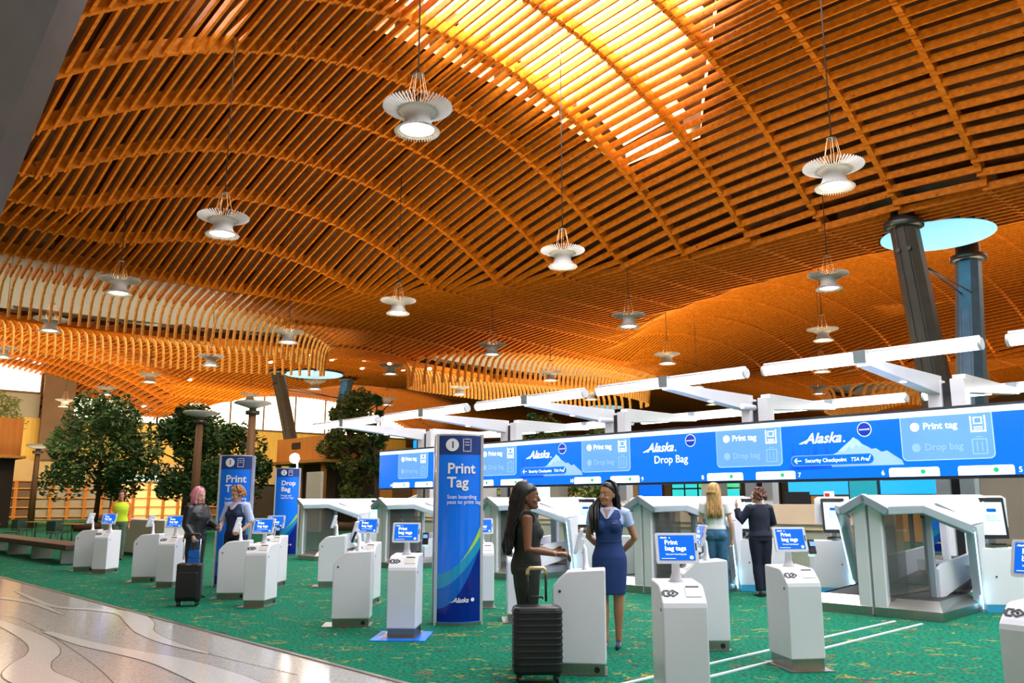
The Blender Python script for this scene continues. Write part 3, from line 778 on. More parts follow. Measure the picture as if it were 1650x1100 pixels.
def add_reader(r, s=1):
    m = MB(); m.box((s*.225, .02, 1.15), (.07, .03, .15), rot=R3(math.radians(-20))); b = m.build('card_reader', 'black_plastic', r, bevel=.006)
    m = MB(); m.box((s*.225, -.0005+.0, 1.18), (.05, .004, .045), rot=R3(math.radians(-20))); m.build('reader_display', 'screen_faint', b)
    m = MB()
    for i in range(3):
        for j in range(4):
            m.box((s*.225+(i-1)*.017, .0-j*-.0055-.004*0+.006, 1.142-j*.015), (.011, .006, .008), rot=R3(math.radians(-20)))
    m.build('keypad', 'cream_panel', b)
    m = MB(); m.box((s*.225, .03, 1.064), (.055, .03, .022)); m.build('reader_light', 'screen_mint', b)
    m = MB(); m.beam((s*.08, .03, 1.14), (s*.2, .04, 1.12), .02, .02); m.build('reader_arm', 'white_panel', b)
kio = make_kiosk(); kfirst = True
def kiosk(X, Y, deg, label, reader=0):
    global kfirst
    r = kio if kfirst else copy_tree(kio); kfirst = False
    r.location = (X, Y, 0); r.rotation_euler = (0, 0, math.radians(deg)); r.scale = (1, .90, .94); tag(r, label, 'kiosk', 'bag tag kiosks')
    return r
KI = [  # X, Y of the cabinet centre, turn (0 faces the camera), label
 (-9.55, 19.55, -84, 'farthest tag kiosk, turned sideways at far left of the row'),
 (-8.85, 18.95, -8, 'farthest forward-facing tag kiosk with blue tablet at far left'),
 (-7.10, 16.95, -84, 'side-on tag kiosk second from the left behind the pink-haired traveller'),
 (-6.25, 16.0, -8, 'forward-facing tag kiosk left of the pink-haired traveller'),
 (-4.45, 14.0, -84, 'side-on tag kiosk the curly-haired agent leans over'),
 (-3.75, 13.05, -6, 'forward-facing tag kiosk right of the curly-haired agent'),
 (-4.35, 15.9, -4, 'tag kiosk half hidden behind the one beside the curly-haired agent'),
 (-3.30, 16.0, -86, 'side-on tag kiosk in front of the farthest bag drop'),
 (-2.0, 11.0, -86, 'side-on tag kiosk left of the free-standing middle tag kiosk'),
 (-2.2, 13.2, -4, 'tag kiosk half hidden behind the side-on one near the blue pillar'),
 (-1.25, 10.25, -3, 'free-standing tag kiosk on a blue floor plate left of the tall blue pillar'),
 (.10, 11.5, 2, 'tag kiosk behind the woman in black right of the blue pillar'),
 (-.45, 13.0, 5, 'tag kiosk almost hidden behind the tall blue pillar'),
 (.62, 8.05, -97, 'side-on tag kiosk between the woman in black and the smiling agent'),
 (1.28, 6.75, 1, 'nearest forward-facing tag kiosk, cut by the bottom of the photo'),
 (2.02, 9.3, -88, 'side-on tag kiosk behind the nearest forward-facing one'),
 (2.68, 8.35, 8, 'forward-facing tag kiosk with card reader right of the waving woman'),
 (3.30, 5.45, -58, 'tag kiosk cut off at the bottom right corner of the photo'),
]
KR = []
for i, a in enumerate(KI): KR.append(kiosk(*a))
for i in (10, 16, 8): add_reader(KR[i])
add_reader(KR[15], -1); add_reader(KR[5])
m = MB(); m.box((-1.25, 10.1, .004), (.62, .72, .008), rz=math.radians(-3)); m.build('floor_mat', 'pillar_blue'); tag(C.objects[-1], 'blue plate on the carpet under the free-standing tag kiosk', 'floor plate')

# ---------------------------------------------------------------- tall pillars
def pillar(X, Y, deg, label, head, words, sub, group=None, h=2.37, w_=.60):
    r = empty('information_pillar', (X, Y, 0), math.radians(deg), label, 'pillar', group)
    def arc(y0, bul, x0=-w_/2+.04, x1=w_/2-.04, n=10): return [(x0+(x1-x0)*i/n, y0-bul*(1-(2*i/n-1)**2)) for i in range(n+1)]
    fr_ = arc(-.14, .09)
    def zpanel(z0, z1, mt, name, off=0.0, par=r):
        m = MB()
        for (a, b), (c, d) in zip(fr_, fr_[1:]): m.face([(a, b-off, z0), (c, d-off, z0), (c, d-off, z1), (a, b-off, z1)])
        return m.build(name, mt, par, smooth=True)
    m = MB(); pts = fr_+[(x, -y) for x, y in fr_[::-1]]; m.prism(pts, .04, h-.02, 'z'); body = m.build('body', 'pillar_blue', r)
    for i in range(len(body.data.polygons)): body.data.polygons[i].use_smooth = False
    for s in (-1, 1):
        m = MB(); m.box((s*(w_/2-.02), -.125, h/2), (.035, .05, h)); m.box((s*(w_/2-.02), .125, h/2), (.035, .05, h)); m.build('edge_strip', 'bright_steel', r)
    m = MB(); m.prism([(x*1.06, y*1.08) for x, y in pts], 0, .04, 'z'); m.build('base', 'steel', r)
    m = MB(); m.prism([(x*1.03, y*1.03) for x, y in pts], h-.02, h, 'z'); m.build('cap', 'bright_steel', r)
    zpanel(h-.26, h-.02, 'pillar_head', 'header_band', .004, body)
    # wave graphic following the curved face
    def Yf(x): return -.14-.09*(1-(2*(x+w_/2-.04)/(w_-.08)-1)**2)
    def curve_band(lo, hi, mt, name, off):
        m = MB(); n = 14; x0, x1 = -w_/2+.04, w_/2-.04
        for i in range(n):
            u, v = i/n, (i+1)/n; xa, xb = x0+(x1-x0)*u, x0+(x1-x0)*v
            if hi(u) <= lo(u) and hi(v) <= lo(v): continue
            m.face([(xa, Yf(xa)-off, lo(u)), (xb, Yf(xb)-off, lo(v)), (xb, Yf(xb)-off, max(hi(v), lo(v)+.001)), (xa, Yf(xa)-off, max(hi(u), lo(u)+.001))])
        m.build(name, mt, body)
    curve_band(lambda u: .05, lambda u: .20+.75*u**1.9, 'pillar_navy', 'wave_dark', .004)
    curve_band(lambda u: .20+.75*u**1.9, lambda u: .42+.52*u**1.6, 'pillar_mid', 'wave_mid', .006)
    curve_band(lambda u: .44+.50*u**1.6, lambda u: .62+.46*u**1.7, 'pillar_teal', 'wave_teal', .008)
    curve_band(lambda u: .62+.46*u**1.7 if u > .35 else 9, lambda u: .60+.60*u**1.9, 'pillar_lime', 'wave_lime', .010)
    def wrap(me_m, name, mt):      # bend flat lettering onto the bowed face
        o = me_m.build(name, mt, body)
        for v in o.data.vertices: v.co.y = Yf(v.co.x)-.012-(0)
    m = MB(); m.mesh(text(words, .185, .022, 0), place(-.17, 0, h-.50)); wrap(m, 'title', 'white_print')
    m = MB(); m.mesh(text(sub, .068, .008, 0), place(-.17, 0, h-.82)); wrap(m, 'subtitle', 'white_print')
    m = MB(); m.prism(circ(-.11, h-.14, .082, 20), 0, .001, 'y'); wrap(m, 'number_disc', 'white_print')
    m = MB(); m.mesh(text(head, .12, .02), place(-.135, 0, h-.18)); o = m.build('number', 'pillar_head', body)
    for v in o.data.vertices: v.co.y = Yf(v.co.x)-.016
    m = MB()
    for a in ((.03, .0, .012, .16), (.13, .0, .012, .16), (.08, -.08, .11, .012), (.08, .035, .06, .012), (.08, .0, .06, .012), (.08, .075, .07, .012)): m.box((a[0], 0, h-.14+a[1]), (a[2], .002, a[3]))
    wrap(m, 'tag_icon', 'white_print')
    m = MB(); m.mesh(text('Alaska', .085, .014, .38, space=.92), place(-.09, 0, .28)); m.prism([(-.13, .275), (-.06, .305), (-.05, .29)], 0, .001, 'y'); wrap(m, 'logotype', 'white_print')
    m = MB(); m.prism(circ(.17, .31, .024, 12), 0, .001, 'y'); wrap(m, 'badge', 'white_print')
    return r
pillar(-.70, 11.15, 11, 'tallest glossy blue pillar reading Print Tag, nearest, in the middle of the photo', '1', 'Print\nTag', 'Scan boarding\npass to print tag.', w_=.62)
pillar(-5.15, 16.0, 11, 'blue Print Tag pillar behind the curly-haired agent', '1', 'Print\nTag', 'Scan boarding\npass to print tag.', w_=.62)
pillar(-6.6, 25.2, 11, 'far blue Drop Bag pillar under the bright starry spotlight', '2', 'Drop\nBag', 'Weigh and\ntag your bags', h=2.5, w_=.72)
pillar(13.0, 26.6, 4, 'narrow blue Drop Bag pillar glimpsed under the sign at right', '2', 'Drop\nBag', 'Weigh and\ntag your bags', h=2.5, w_=.62)
# ---------------------------------------------------------------- bag drops, local x to the right along the sign, y away
def bag_drop(t, s, label, D=(.80, 1.55), cab=(.78, 38), full=True):
    r = empty('bag_drop', T(t, 11.64, 0), RZ, label, 'bag drop', 'self-service bag drops')
    Q = lambda x, y, z: Vector((s*x, y, z))
    def fc(m, *pts): m.face([Q(*p) for p in pts])
    dx, dy = D
    m = MB(); m.box((s*.105, .05, .76), (.175, .12, 1.52)); pl = m.build('front_post', 'white_panel', r, bevel=.012)
    m = MB(); m.box((s*.06, -.012, .06), (.02, .004, .01)); m.build('screw', 'dark_steel', pl)
    # grey lower edge of the canopy
    G0, G1, B, Cc = (.0, -.05, 1.56), (.30, -.05, 1.395), (dx*.62, dy*.36, 1.41), (dx+.07, dy-.24, 1.12)
    P = [Q(*q) for q in (G0, G1, B, Cc, (dx, dy, .02))]
    m = MB()
    for a, b in zip(P, P[1:]):
        d = (b-a).normalized(); m.beam(a-d*.03, b+d*.03, .12, .11, up=(0, 0, 1) if abs(d.z) < .8 else (0, 1, 0))
    m.build('arch_frame', 'grey_frame', r, bevel=.01)
    # white canopy over it
    U = lambda q, dz=.055: (q[0], q[1], q[2]+dz)
    rl, rr = (.02, dy+.35, 1.60), (dx+.30, dy+.35, 1.60)
    m = MB(); fc(m, U(G0, .03), U(G1), U(B), rl); fc(m, U(B), (dx+.06, dy+.30, 1.60), rl); fc(m, U(B), U(Cc, .07), (dx+.13, dy+.05, 1.22), (dx+.12, dy+.28, 1.58), (dx+.06, dy+.30, 1.60))
    fc(m, (0, -.05, 1.46), (0, -.05, 1.6), (.02, dy+.35, 1.60), (.02, dy+.35, 1.46)); fc(m, U(Cc, .05), (dx+.02, dy+.01, .02), (dx+.08, dy+.06, .02), (dx+.13, dy+.05, 1.22))
    c = m.build('canopy', 'white_panel', r)
    so = c.modifiers.new('s', 'SOLIDIFY'); so.thickness = .03; so.offset = 0
    m = MB(); fc(m, (dx*.62+.10, dy*.36+.26, 1.492), (dx+.045, dy-.12, 1.25), (dx+.09, dy+.07, 1.30), (dx+.06, dy+.22, 1.57)); gw = m.build('light_window', 'cream_panel', c)
    so = gw.modifiers.new('s', 'SOLIDIFY'); so.thickness = .05; so.offset = 0
    m = MB(); m.tube([Q(dx*.9, dy*.66, 1.255), Q(dx*.9, dy*.66-.03, 1.30)], .02, 10); m.build('red_button', 'red_paint', c)
    m = MB(); m.box(Q(.43, .78, 1.33), (.05, .02, .09)); m.build('stop_label', 'red_paint', c)
    # steel tray and belt
    ou = [(.02, -.02), (.90, -.02), (dx+.02, dy), (.02, dy)]; inn = [(.10, .14), (.80, .14), (dx-.14, dy-.02), (.10, dy-.02)]
    m = MB()
    for i in range(4):
        a, b, c_, d_ = ou[i-1], ou[i], inn[i], inn[i-1]
        fc(m, (*a, 0), (*b, 0), (*b, .12), (*a, .12)); fc(m, (*a, .12), (*b, .12), (*c_, .24), (*d_, .24))
    m.build('steel_tray', 'steel', r)
    m = MB(); fc(m, *[(x, y, .225) for x, y in inn]); fc(m, (inn[3][0], inn[3][1], .225), (inn[2][0], inn[2][1], .225), (inn[2][0], dy+1.3, .62), (inn[3][0], dy+1.3, .62)); b = m.build('conveyor_belt', 'rubber_belt', r)
    if not full: return r
    # divider glass, inner post, side walls, rear frame
    m = MB(); fc(m, (.06, .12, .2), (.06, 1.0, .2), (.06, 1.0, 1.45), (.06, .12, 1.45)); m.build('divider_glass', 'tinted_glass', r)
    m = MB(); fc(m, (.22, .02, .2), (.46, .78, .2), (.46, .78, 1.36), (.22, .02, 1.36)); m.build('side_glass', 'tinted_glass', r)
    m = MB(); m.box(Q(.48, .82, .78), (.10, .06, 1.2)); m.build('inner_post', 'grey_frame', r, bevel=.008)
    m = MB(); m.prism([(.86, .19), (dy+.9, .5), (dy+.9, .80), (1.05, .66), (.86, .60)], s*.50, s*.56, 'x'); m.build('side_wall', 'white_panel', r, bevel=.006)
    m = MB()
    for x in (.04, dx+.10): m.box(Q(x, dy+.32, 1.0), (.09, .09, 1.1))
    m.box(Q(dx/2+.08, dy+.32, 1.50), (dx+.1, .09, .10)); m.box(Q(dx/2+.08, dy+.32, .52), (dx+.1, .07, .16)); m.build('rear_frame', 'white_panel', r)
    # terminal, turned to face the traveller
    tw = cab[0]; TM = Matrix.Translation((s*(dx+.10), dy-.02, 0))@Matrix.Rotation(math.radians(cab[1]), 4, 'Z')
    K = lambda x, y, z: (s*x, y, z)
    m = MB(); m.box(K(tw/2, .24, .485), (tw, .48, .77)); cb = m.build('terminal_cabinet', 'white_panel', r, bevel=.008, mw=TM)
    m = MB(); m.box(K(tw/2, .24, .05), (tw-.02, .46, .10)); m.build('lit_kick_plate', 'kick_blue', cb, mw=TM)
    m = MB(); m.tube([K(.16, -.006, .48), K(.16, .01, .48)], .014, 10); m.build('lock', 'dark_steel', cb, mw=TM)
    sx = .22
    m = MB(); m.box(K(sx, .22, 1.12), (.10, .06, .56)); m.prism([(s*(sx-.30), 1.15), (s*(sx+.27), 1.15), (s*(sx+.27), 1.56), (s*(sx+.21), 1.60), (s*(sx-.30), 1.60)], .27, .32, 'y'); m.build('terminal_back', 'white_panel', r, bevel=.006, mw=TM)
    mw = TM@Matrix.Translation(K(sx, .13, 1.28))@R3(math.radians(-9)).to_4x4()
    m = MB(); m.prism(rrect(-.19, -.29, .19, .29, .02), -.02, .02, 'y'); sc_ = m.build('touch_screen', 'black_plastic', r, mw=mw)
    m = MB(); m.prism([(-.155, -.235), (.155, -.235), (.155, .225), (-.155, .225)], -.0215, -.0235, 'y'); di = m.build('screen_image', 'screen_mint', sc_, mw=mw)
    m = MB(); m.prism(rrect(-.06, .085, .07, .135, .02), -.0245, -.026, 'y'); m.mesh(text('Place your\nbag on the\nconveyor belt', .034, .002), place(-.08, -.0255, .02)); m.build('bag_picture', 'pillar_mid', di, mw=mw)
    m = MB(); m.box(K(sx+.02, .10, .905), (.26, .14, .045)); m.build('scanner_tray', 'steel', cb, mw=TM); m = MB(); m.box(K(sx+.02, .05, .925), (.20, .10, .02)); m.build('scanner', 'black_plastic', cb, mw=TM)
    # cool light strip beside the terminal
    l = bpy.data.lights.new('bag_drop_strip', 'AREA'); l.shape = 'RECTANGLE'; l.size = .04; l.size_y = .9; l.energy = 2.5; l.color = (.35, .75, 1)
    o = bpy.data.objects.new('bag_drop_strip', l); C.objects.link(o); o.parent = r; o.location = Q(dx+.07, dy-.10, .55); o.rotation_euler = (PI/2, 0, math.radians(s*12) + PI*0)
    m = MB(); m.beam(Q(dx+.07, dy-.07, .05), Q(dx+.135, dy-.30, 1.10), .014, .014); m.build('light_strip', 'strip_glow', r)
    return r
BD = [5.40+3.92*k for k in range(5)]
NB = ['nearest', 'second', 'third', 'fourth', 'farthest']
bag_drop(BD[0], 1, 'nearest large bag drop with steel tray, right of the white front posts, lane 5')
bag_drop(BD[0], -1, 'bag drop left of the nearest white front posts, lane 6', (1.34, 2.45), (.60, 38))
bag_drop(BD[1], 1, 'bag drop used by the blonde woman and the waving woman')
bag_drop(BD[1], -1, 'bag drop between the smiling agent and the white posts right of her')
bag_drop(BD[2], 1, 'bag drop behind the woman in black with long braids')
bag_drop(BD[2], -1, 'bag drop just right of the tall blue pillar')
bag_drop(BD[3], 1, 'bag drop just left of the tall blue pillar')
bag_drop(BD[3], -1, 'bag drop behind the free-standing tag kiosk')
bag_drop(BD[4], 1, 'farthest bag drop at the left end of the row')

# ---------------------------------------------------------------- counters behind the bag drops
for k, (ta, tb) in enumerate(((-2.2, 3.0), (6.6, 9.6), (10.4, 13.4), (14.4, 17.4), (18.4, 21.4))):
    L_ = tb-ta; r = empty('check_in_counter', T((ta+tb)/2, 15.25, 0), RZ, ['beige counter with frosted glass front at the right photo edge', 'beige counter with frosted glass front behind the nearest bag drop pair', 'beige counter behind the two women at the bag drop', 'beige counter behind the tall blue pillar', 'beige counter near the left end of the sign'][k], 'counter', 'staff counters')
    m = MB(); m.box((0, .05, 1.28), (L_, .10, .38)); m.build('upper_panel', 'beige_panel', r, bevel=.006)
    m = MB(); m.box((0, .05, .60), (L_, .02, .98)); m.build('glass_front', 'frosted_glass', r)
    m = MB(); m.box((0, .30, .45), (L_-.1, .35, .8)); m.box((0, .25, 1.0), (L_, .5, .03)); m.build('back_shelf', 'tan_wall', r)
    for q in (-1, 1):
        m = MB(); m.box((q*(L_/2-.03), .05, .56), (.05, .08, 1.1)); m.build('glass_post', 'steel', r)
def monitor(t, p, z, w_, h_, label, rz=0):
    r = empty('monitor', T(t, p, z), RZ+rz, label, 'monitor')
    m = MB(); m.box((0, 0, h_/2+.06), (w_, .04, h_)); m.build('housing', 'black_plastic', r, bevel=.01)
    m = MB(); m.box((0, .06, .07), (.06, .04, .16)); m.box((0, .04, .01), (.22, .16, .02)); m.build('stand', 'dark_steel', r)
monitor(8.55, 15.5, 1.47-.12, .52, .30, 'black monitor back on the beige counter under the sign')
m = MB(); m.box((0, 0, .12), (.20, .02, .24)); o = m.build('leaflet_holder', 'white_print'); o.location = T(7.75, 15.22, 1.47); o.rotation_euler.z = RZ
m = MB(); m.box((-.03, -.012, .13), (.09, .004, .14)); m.build('red_leaflet', 'red_paint', o); tag(o, 'white leaflet holder with a red leaflet on the beige counter', 'leaflet holder')
for t, p, label in ((19.9, 15.75, 'red and yellow notice board left of the tall blue pillar under the sign'),):
    r = empty('notice_board', T(t, p, 1.55), RZ, label, 'notice'); m = MB(); m.box((0, 0, .18), (.50, .03, .36)); m.build('frame', 'red_paint', r)
    m = MB(); m.box((0, -.018, .11), (.42, .006, .16)); m.build('sheet', 'yellow_wall', r); m = MB(); m.mesh(text('NOTICE', .09, .01, 0, 'CENTER'), place(0, -.02, .25)); m.build('lettering', 'white_print', r)
# machine housing with sloping side at the far end of the row
r = empty('baggage_machine', T(21.0, 17.2, 0), RZ, 'white sloping machine housing rising behind the farthest bag drop', 'machine')
m = MB(); m.prism([(-3.3, 0), (2.4, 0), (2.4, 2.05), (-1.2, 2.05), (-3.3, 1.55)], 0, 1.6, 'y'); m.build('housing', 'white_panel', r, bevel=.03)
for x in (-.2, 1.9):
    m = MB(); m.box((x, -.012, 1.80), (.34, .02, .24)); sc_ = m.build('display', 'dark_steel', r); m = MB(); m.box((x, -.024, 1.80), (.26, .01, .12)); m.build('display_glow', 'pillar_lime', sc_)
m = MB(); m.box((-.75, -.012, 1.78), (.10, .02, .14)); m.build('grille', 'dark_steel', r)
# ---------------------------------------------------------------- across the hall, seen under the sign
def slab(name, t0, t1, p, z0, z1, mt, label=None, cat=None, th=.15, st=False, group=None, parent=None):
    m = MB(); m.box((0, 0, 0), (abs(t1-t0), th, z1-z0)); o = m.build(name, mt, parent); o.location = T((t0+t1)/2, p, (z0+z1)/2); o.rotation_euler.z = RZ
    if st: struct(o)
    elif label: tag(o, label, cat, group)
    return o
slab('wall_side', 0, 60, 35.0, 0, 4.3, 'brown_wall', st=True, th=.4)
rnd = random.Random(5); t = 2.0; i = 0
while t < 58:
    w_ = rnd.uniform(1.0, 3.2); mt = rnd.choice(['dark_opening', 'gold_wood', 'tan_wall', 'dark_opening', 'grey_wall', 'brown_wall', 'gold_wood'])
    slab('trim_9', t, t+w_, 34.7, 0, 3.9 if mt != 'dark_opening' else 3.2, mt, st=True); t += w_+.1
def lit_sign(name, t0, t1, p, z0, z1, mt, label, cat, words=None, frame='black_plastic'):
    w_ = abs(t1-t0); r = empty(name, T((t0+t1)/2, p, 0), RZ, label, cat)
    m = MB(); m.box((0, 0, (z0+z1)/2), (w_+.08, .12, z1-z0+.08)); m.build('frame', frame, r)
    m = MB(); m.box((0, -.065, (z0+z1)/2), (w_, .01, z1-z0)); d = m.build('display', mt, r)
    m = MB(); m.box((0, 0, z0/2), (.12, .08, z0)); m.build('support', frame, r)
    if words:
        m = MB(); m.mesh(text(words, .16, .003, 0, 'CENTER'), place(0, -.075, z1-.26)); m.build('lettering', 'screen_white', d)
    return r
lit_sign('information_screen', 14.6, 12.0, 26, 1.75, 2.6, 'cyan_screen', 'bright blue Closed screen under the sign, left of the teal panel', 'screen', 'Closed\nplease use another lane')
lit_sign('information_screen', 11.9, 9.6, 26, 1.75, 2.6, 'cyan_screen', 'bright blue screen under the sign, behind the teal panel', 'screen', 'Closed\nplease use another lane')
lit_sign('information_screen', 6.4, 2.6, 26, 1.7, 2.6, 'cyan_screen', 'bright blue screen under the sign at the right photo edge', 'screen', 'please use another lane')
lit_sign('wayfinding_panel', 11.55, 10.75, 24, .2, 2.55, 'teal_sign', 'narrow teal panel under the sign above the nearest bag drop', 'sign', 'Baggage')
r = lit_sign('menu_screen', 21.2, 18.0, 28.5, 1.5, 2.6, 'black_screen', 'grid of aqua and green menu screens above the blonde woman', 'screen')
for i in range(5):
    for j in range(2):
        m = MB(); m.box((-1.28+i*.64, -.075, 1.78+j*.54), (.56, .01, .48)); m.build('menu_tile', 'aqua_screen' if i < 2 or j == 0 else 'green_screen', r)
lit_sign('advertising_screen', 22.9, 21.7, 28.5, 1.0, 2.6, 'screen_blue', 'small blue and white poster screen left of the menu screens', 'screen')
lit_sign('shop_light_box', 30.6, 27.6, 31, 1.4, 2.6, 'warm_glow', 'orange glowing shop display behind the woman in black', 'display', frame='brown_wall')
lit_sign('red_shop_sign', 26.9, 26.3, 31, 1.6, 2.7, 'red_paint', 'small red upright shop sign between the two women at front', 'sign', 'A\nB', frame='brown_wall')
for t in (8.5, 16.5, 24.0): slab('grey_pier', t, t+.7, 25.0, 0, 2.9, 'grey_wall', 'grey pier under the sign, across the concourse', 'pillar', .5, group='grey piers across the concourse')

# ---------------------------------------------------------------- left end of the hall
WT = 84.0
def endwall(p0, p1, z0, z1, mt, name='wall_left', t=WT):
    m = MB(); m.beam(T(t, p0, (z0+z1)/2), T(t, p1, (z0+z1)/2), .3, z1-z0); return struct(m.build(name, mt))
PW = (17.6, 20.0, 22.6, 24.8)
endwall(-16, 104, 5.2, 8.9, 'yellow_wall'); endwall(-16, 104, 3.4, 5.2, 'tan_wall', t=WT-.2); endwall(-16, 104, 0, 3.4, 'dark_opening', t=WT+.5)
endwall(4, PW[1], 8.9, 11.0, 'grey_wall'); endwall(PW[1], PW[2], 5.2, 14, 'brown_wall', t=WT-1.0); endwall(60, 104, 8, 14.5, 'brown_wall')
for j, (p0, p1, z0, z1) in enumerate(((5, PW[1], 11.0, 14.5), (PW[2], 30.4, 8.9, 11), (30.4, 60, 8.9, 13.5))):
    m = MB(); m.beam(T(WT+.1, p0, (z0+z1)/2), T(WT+.1, p1, (z0+z1)/2), .05, z1-z0); o = struct(m.build('window_%d' % (4+j), 'day_glass'))
    m = MB(); p = p0
    while p <= p1+.01:
        m.beam(T(WT-.1, p, z0), T(WT-.1, p, z1), .12, .14, up=(1, 0, 0)); p += (p1-p0)/max(1, round((p1-p0)/3.6))
    m.beam(T(WT-.1, p0, z0+.1), T(WT-.1, p1, z0+.1), .15, .2); o = m.build('window_frame', 'brown_wall', o)
# lit shop front with timber gates
r = empty('shop_facade', T(WT-1.2, 22, 0), 0, 'long timber-framed shop front glowing warm at far left', 'shop')
def local(r, P): return P-r.location
for p0, p1, mt in ((6, 14, 'dark_opening'), (14, 20, 'brown_wall'), (20, 27, 'grey_wall'), (27, 33, 'warm_glow'), (33, 38, 'brown_wall')):
    m = MB(); m.beam(local(r, T(WT-1.0, p0, 1.7)), local(r, T(WT-1.0, p1, 1.7)), .05, 3.4); m.build('glazing', mt, r)
m = MB()
for i in range(24):
    p = 6+i*1.4; m.beam(local(r, T(WT-1.2, p, 0)), local(r, T(WT-1.2, p, 3.4)), .22, .22, up=(1, 0, 0))
m.build('timber_posts', 'orange_wood', r)
m = MB()
for z in (.3, 1.1, 1.9, 2.7, 3.35): m.beam(local(r, T(WT-1.3, 6, z)), local(r, T(WT-1.3, 38, z)), .08, .10)
m.build('timber_rails', 'gold_wood', r)
m = MB(); m.beam(local(r, T(WT-1.5, 27, 3.75)), local(r, T(WT-1.5, 33, 3.75)), .15, .5); m.build('shop_sign', 'screen_mint', r)
for p in (16.5, 30.5):
    m = MB(); m.tube([T(WT-.55, p, 4.4), T(WT-.35, p, 4.4)], .55, 20); o = m.build('round_vent', 'black_plastic'); tag(o, 'dark round vent in the cream wall %s' % ('left of the big tree' if p < 20 else 'right of the big tree'), 'vent')
# orange timber pavilions
def pavilion(t, p, L_, D_, z0, z1, label, rz=0):
    r = empty('shop_pavilion', T(t, p, 0), RZ, label, 'pavilion')
    m = MB(); m.box((0, 0, (z0+z1)/2), (L_, D_, z1-z0)); m.build('timber_box', 'orange_wood', r)
    m = MB(); m.box((0, -.2, z0-.08), (L_+1.0, D_+.8, .16)); m.build('eave', 'gold_wood', r)
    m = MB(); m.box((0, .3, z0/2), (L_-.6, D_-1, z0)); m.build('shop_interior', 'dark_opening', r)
    for q in (-1, 0, 1):
        m = MB(); m.box((q*(L_/2-.3), -D_/2, z0/2), (.25, .25, z0)); m.build('timber_post', 'gold_wood', r)
    m = MB(); m.box((-L_*.1, -D_/2-.03, (z0+z1)/2+.25), (L_*.16, .05, .35)); m.build('vent_grille', 'dark_opening', r)
pavilion(45.5, 27.0, 6.0, 4, 3.9, 5.3, 'orange timber shop pavilion behind the starry spotlight')
pavilion(61.5, 11.0, 5.5, 4.5, 4.3, 6.6, 'orange timber pavilion at the left photo edge')
slab('cream_pavilion_wall', 41.0, 39.5, 23.0, 0, 3.1, 'cream_panel', 'cream wall panel below the timber pavilion roof', 'wall panel')
# pole lights
def pole(t, p, h, label, r_=.22, head=.8):
    r = empty('pole_light', T(t, p, 0), 0, label, 'pole light')
    m = MB(); m.tube([(0, 0, 0), (0, 0, h)], [r_*.8, r_*.55], 12); m.build('pole', 'bark_pole', r)
    m = MB(); m.lathe([(.12, h), (head, h+.22), (head*.9, h+.30), (.1, h+.34)], 24); m.build('round_head', 'lantern_white', r)
    m = MB(); m.lathe([(.3, h-.25), (.3, h-.1)], 12); m.build('collar', 'dark_steel', r)
pole(34.0, 16.3, 5.45, 'tall wooden pole with flat round head right of the first Print Tag pillar', .28)
pole(38.5, 15.9, 5.35, 'tall wooden pole between the two dark trees', .28)
pole(58.0, 14.0, 4.7, 'shorter pole light left of the big dark tree', .25, .7)
# starry spotlight
r = empty('spotlight', T(27.0, 14.6, 0), RZ, 'dazzling white spotlight above the far Drop Bag pillar', 'spotlight')
m = MB(); m.sphere((0, 0, 3.02), .17, 16, 10); m.build('bulb', 'spot_glow', r); m = MB(); m.tube([(0, .12, 0), (0, .12, 3.1)], .04, 8); m.build('pole', 'dark_steel', r)
l = bpy.data.lights.new('spotlight_light', 'POINT'); l.energy = 260; l.color = (1, .9, .75); l.shadow_soft_size = .2; o = bpy.data.objects.new('spotlight_light', l); C.objects.link(o); o.location = T(26.6, 14.4, 3.0)

# ---------------------------------------------------------------- trees
def tree(t, p, h, rad, label, z0=.30, mt='leaf', seed=1, n=5200, trunk=.16, split=True, conic=False, leafs=.16):
    rn = random.Random(seed); r = empty('indoor_tree', T(t, p, 0), 0, label, 'tree')
    m = MB(); m.tube([(0, 0, 0), (.1, 0, h*.3), (-.05, .05, h*.6), (0, 0, h*.92)], [trunk, trunk*.8, trunk*.5, .03], 8)
    for i in range(9):
        a = i*2.4; zz = h*(.28+.06*i); m.tube([(0, 0, zz), (math.cos(a)*rad*.35, math.sin(a)*rad*.35, zz+h*.08), (math.cos(a)*rad*.75, math.sin(a)*rad*.75, zz+h*.14)], [trunk*.4, trunk*.25, .02], 5)
    m.build('trunk', 'bark', r)
    m = MB(); cl = []
    for i in range(34 if not conic else 26):
        a = rn.uniform(0, 2*PI); v = rn.uniform(z0, .95)
        env = (1-((v-z0)/(1-z0)-.38)**2*2.0) if not conic else (1.05-(v-z0)/(1-z0))
        rr = rad*max(.15, env)*rn.uniform(.25, .85); cl.append((math.cos(a)*rr, math.sin(a)*rr, h*v, rad*rn.uniform(.22, .40)*(1 if not conic else max(.35, env))))
    for i in range(n):
        x, y, z, q = rn.choice(cl)
        u = Vector((rn.gauss(0, 1), rn.gauss(0, 1), rn.gauss(0, .6))); u = u.normalized()*q*rn.uniform(.75, 1.05); c = Vector((x, y, z))+u
        d1 = Vector((rn.gauss(0, 1), rn.gauss(0, 1), rn.gauss(0, .5))).normalized()*leafs; d2 = Vector((rn.gauss(0, 1), rn.gauss(0, 1), rn.gauss(0, 1))).normalized()*leafs*.5
        m.face([c-d1, c+d2, c+d1, c-d2])
    m.build('crown', mt, r)
    m = MB(); m.lathe([(rad*.35, 0), (rad*.38, .45), (rad*.3, .45), (rad*.3, .40)], 20); m.build('planter', 'brown_wall', r)
tree(50.0, 15.2, 7.3, 3.1, 'biggest dark green indoor tree at left, behind the farthest tag kiosks', .30, 'leaf', 2, 9000)
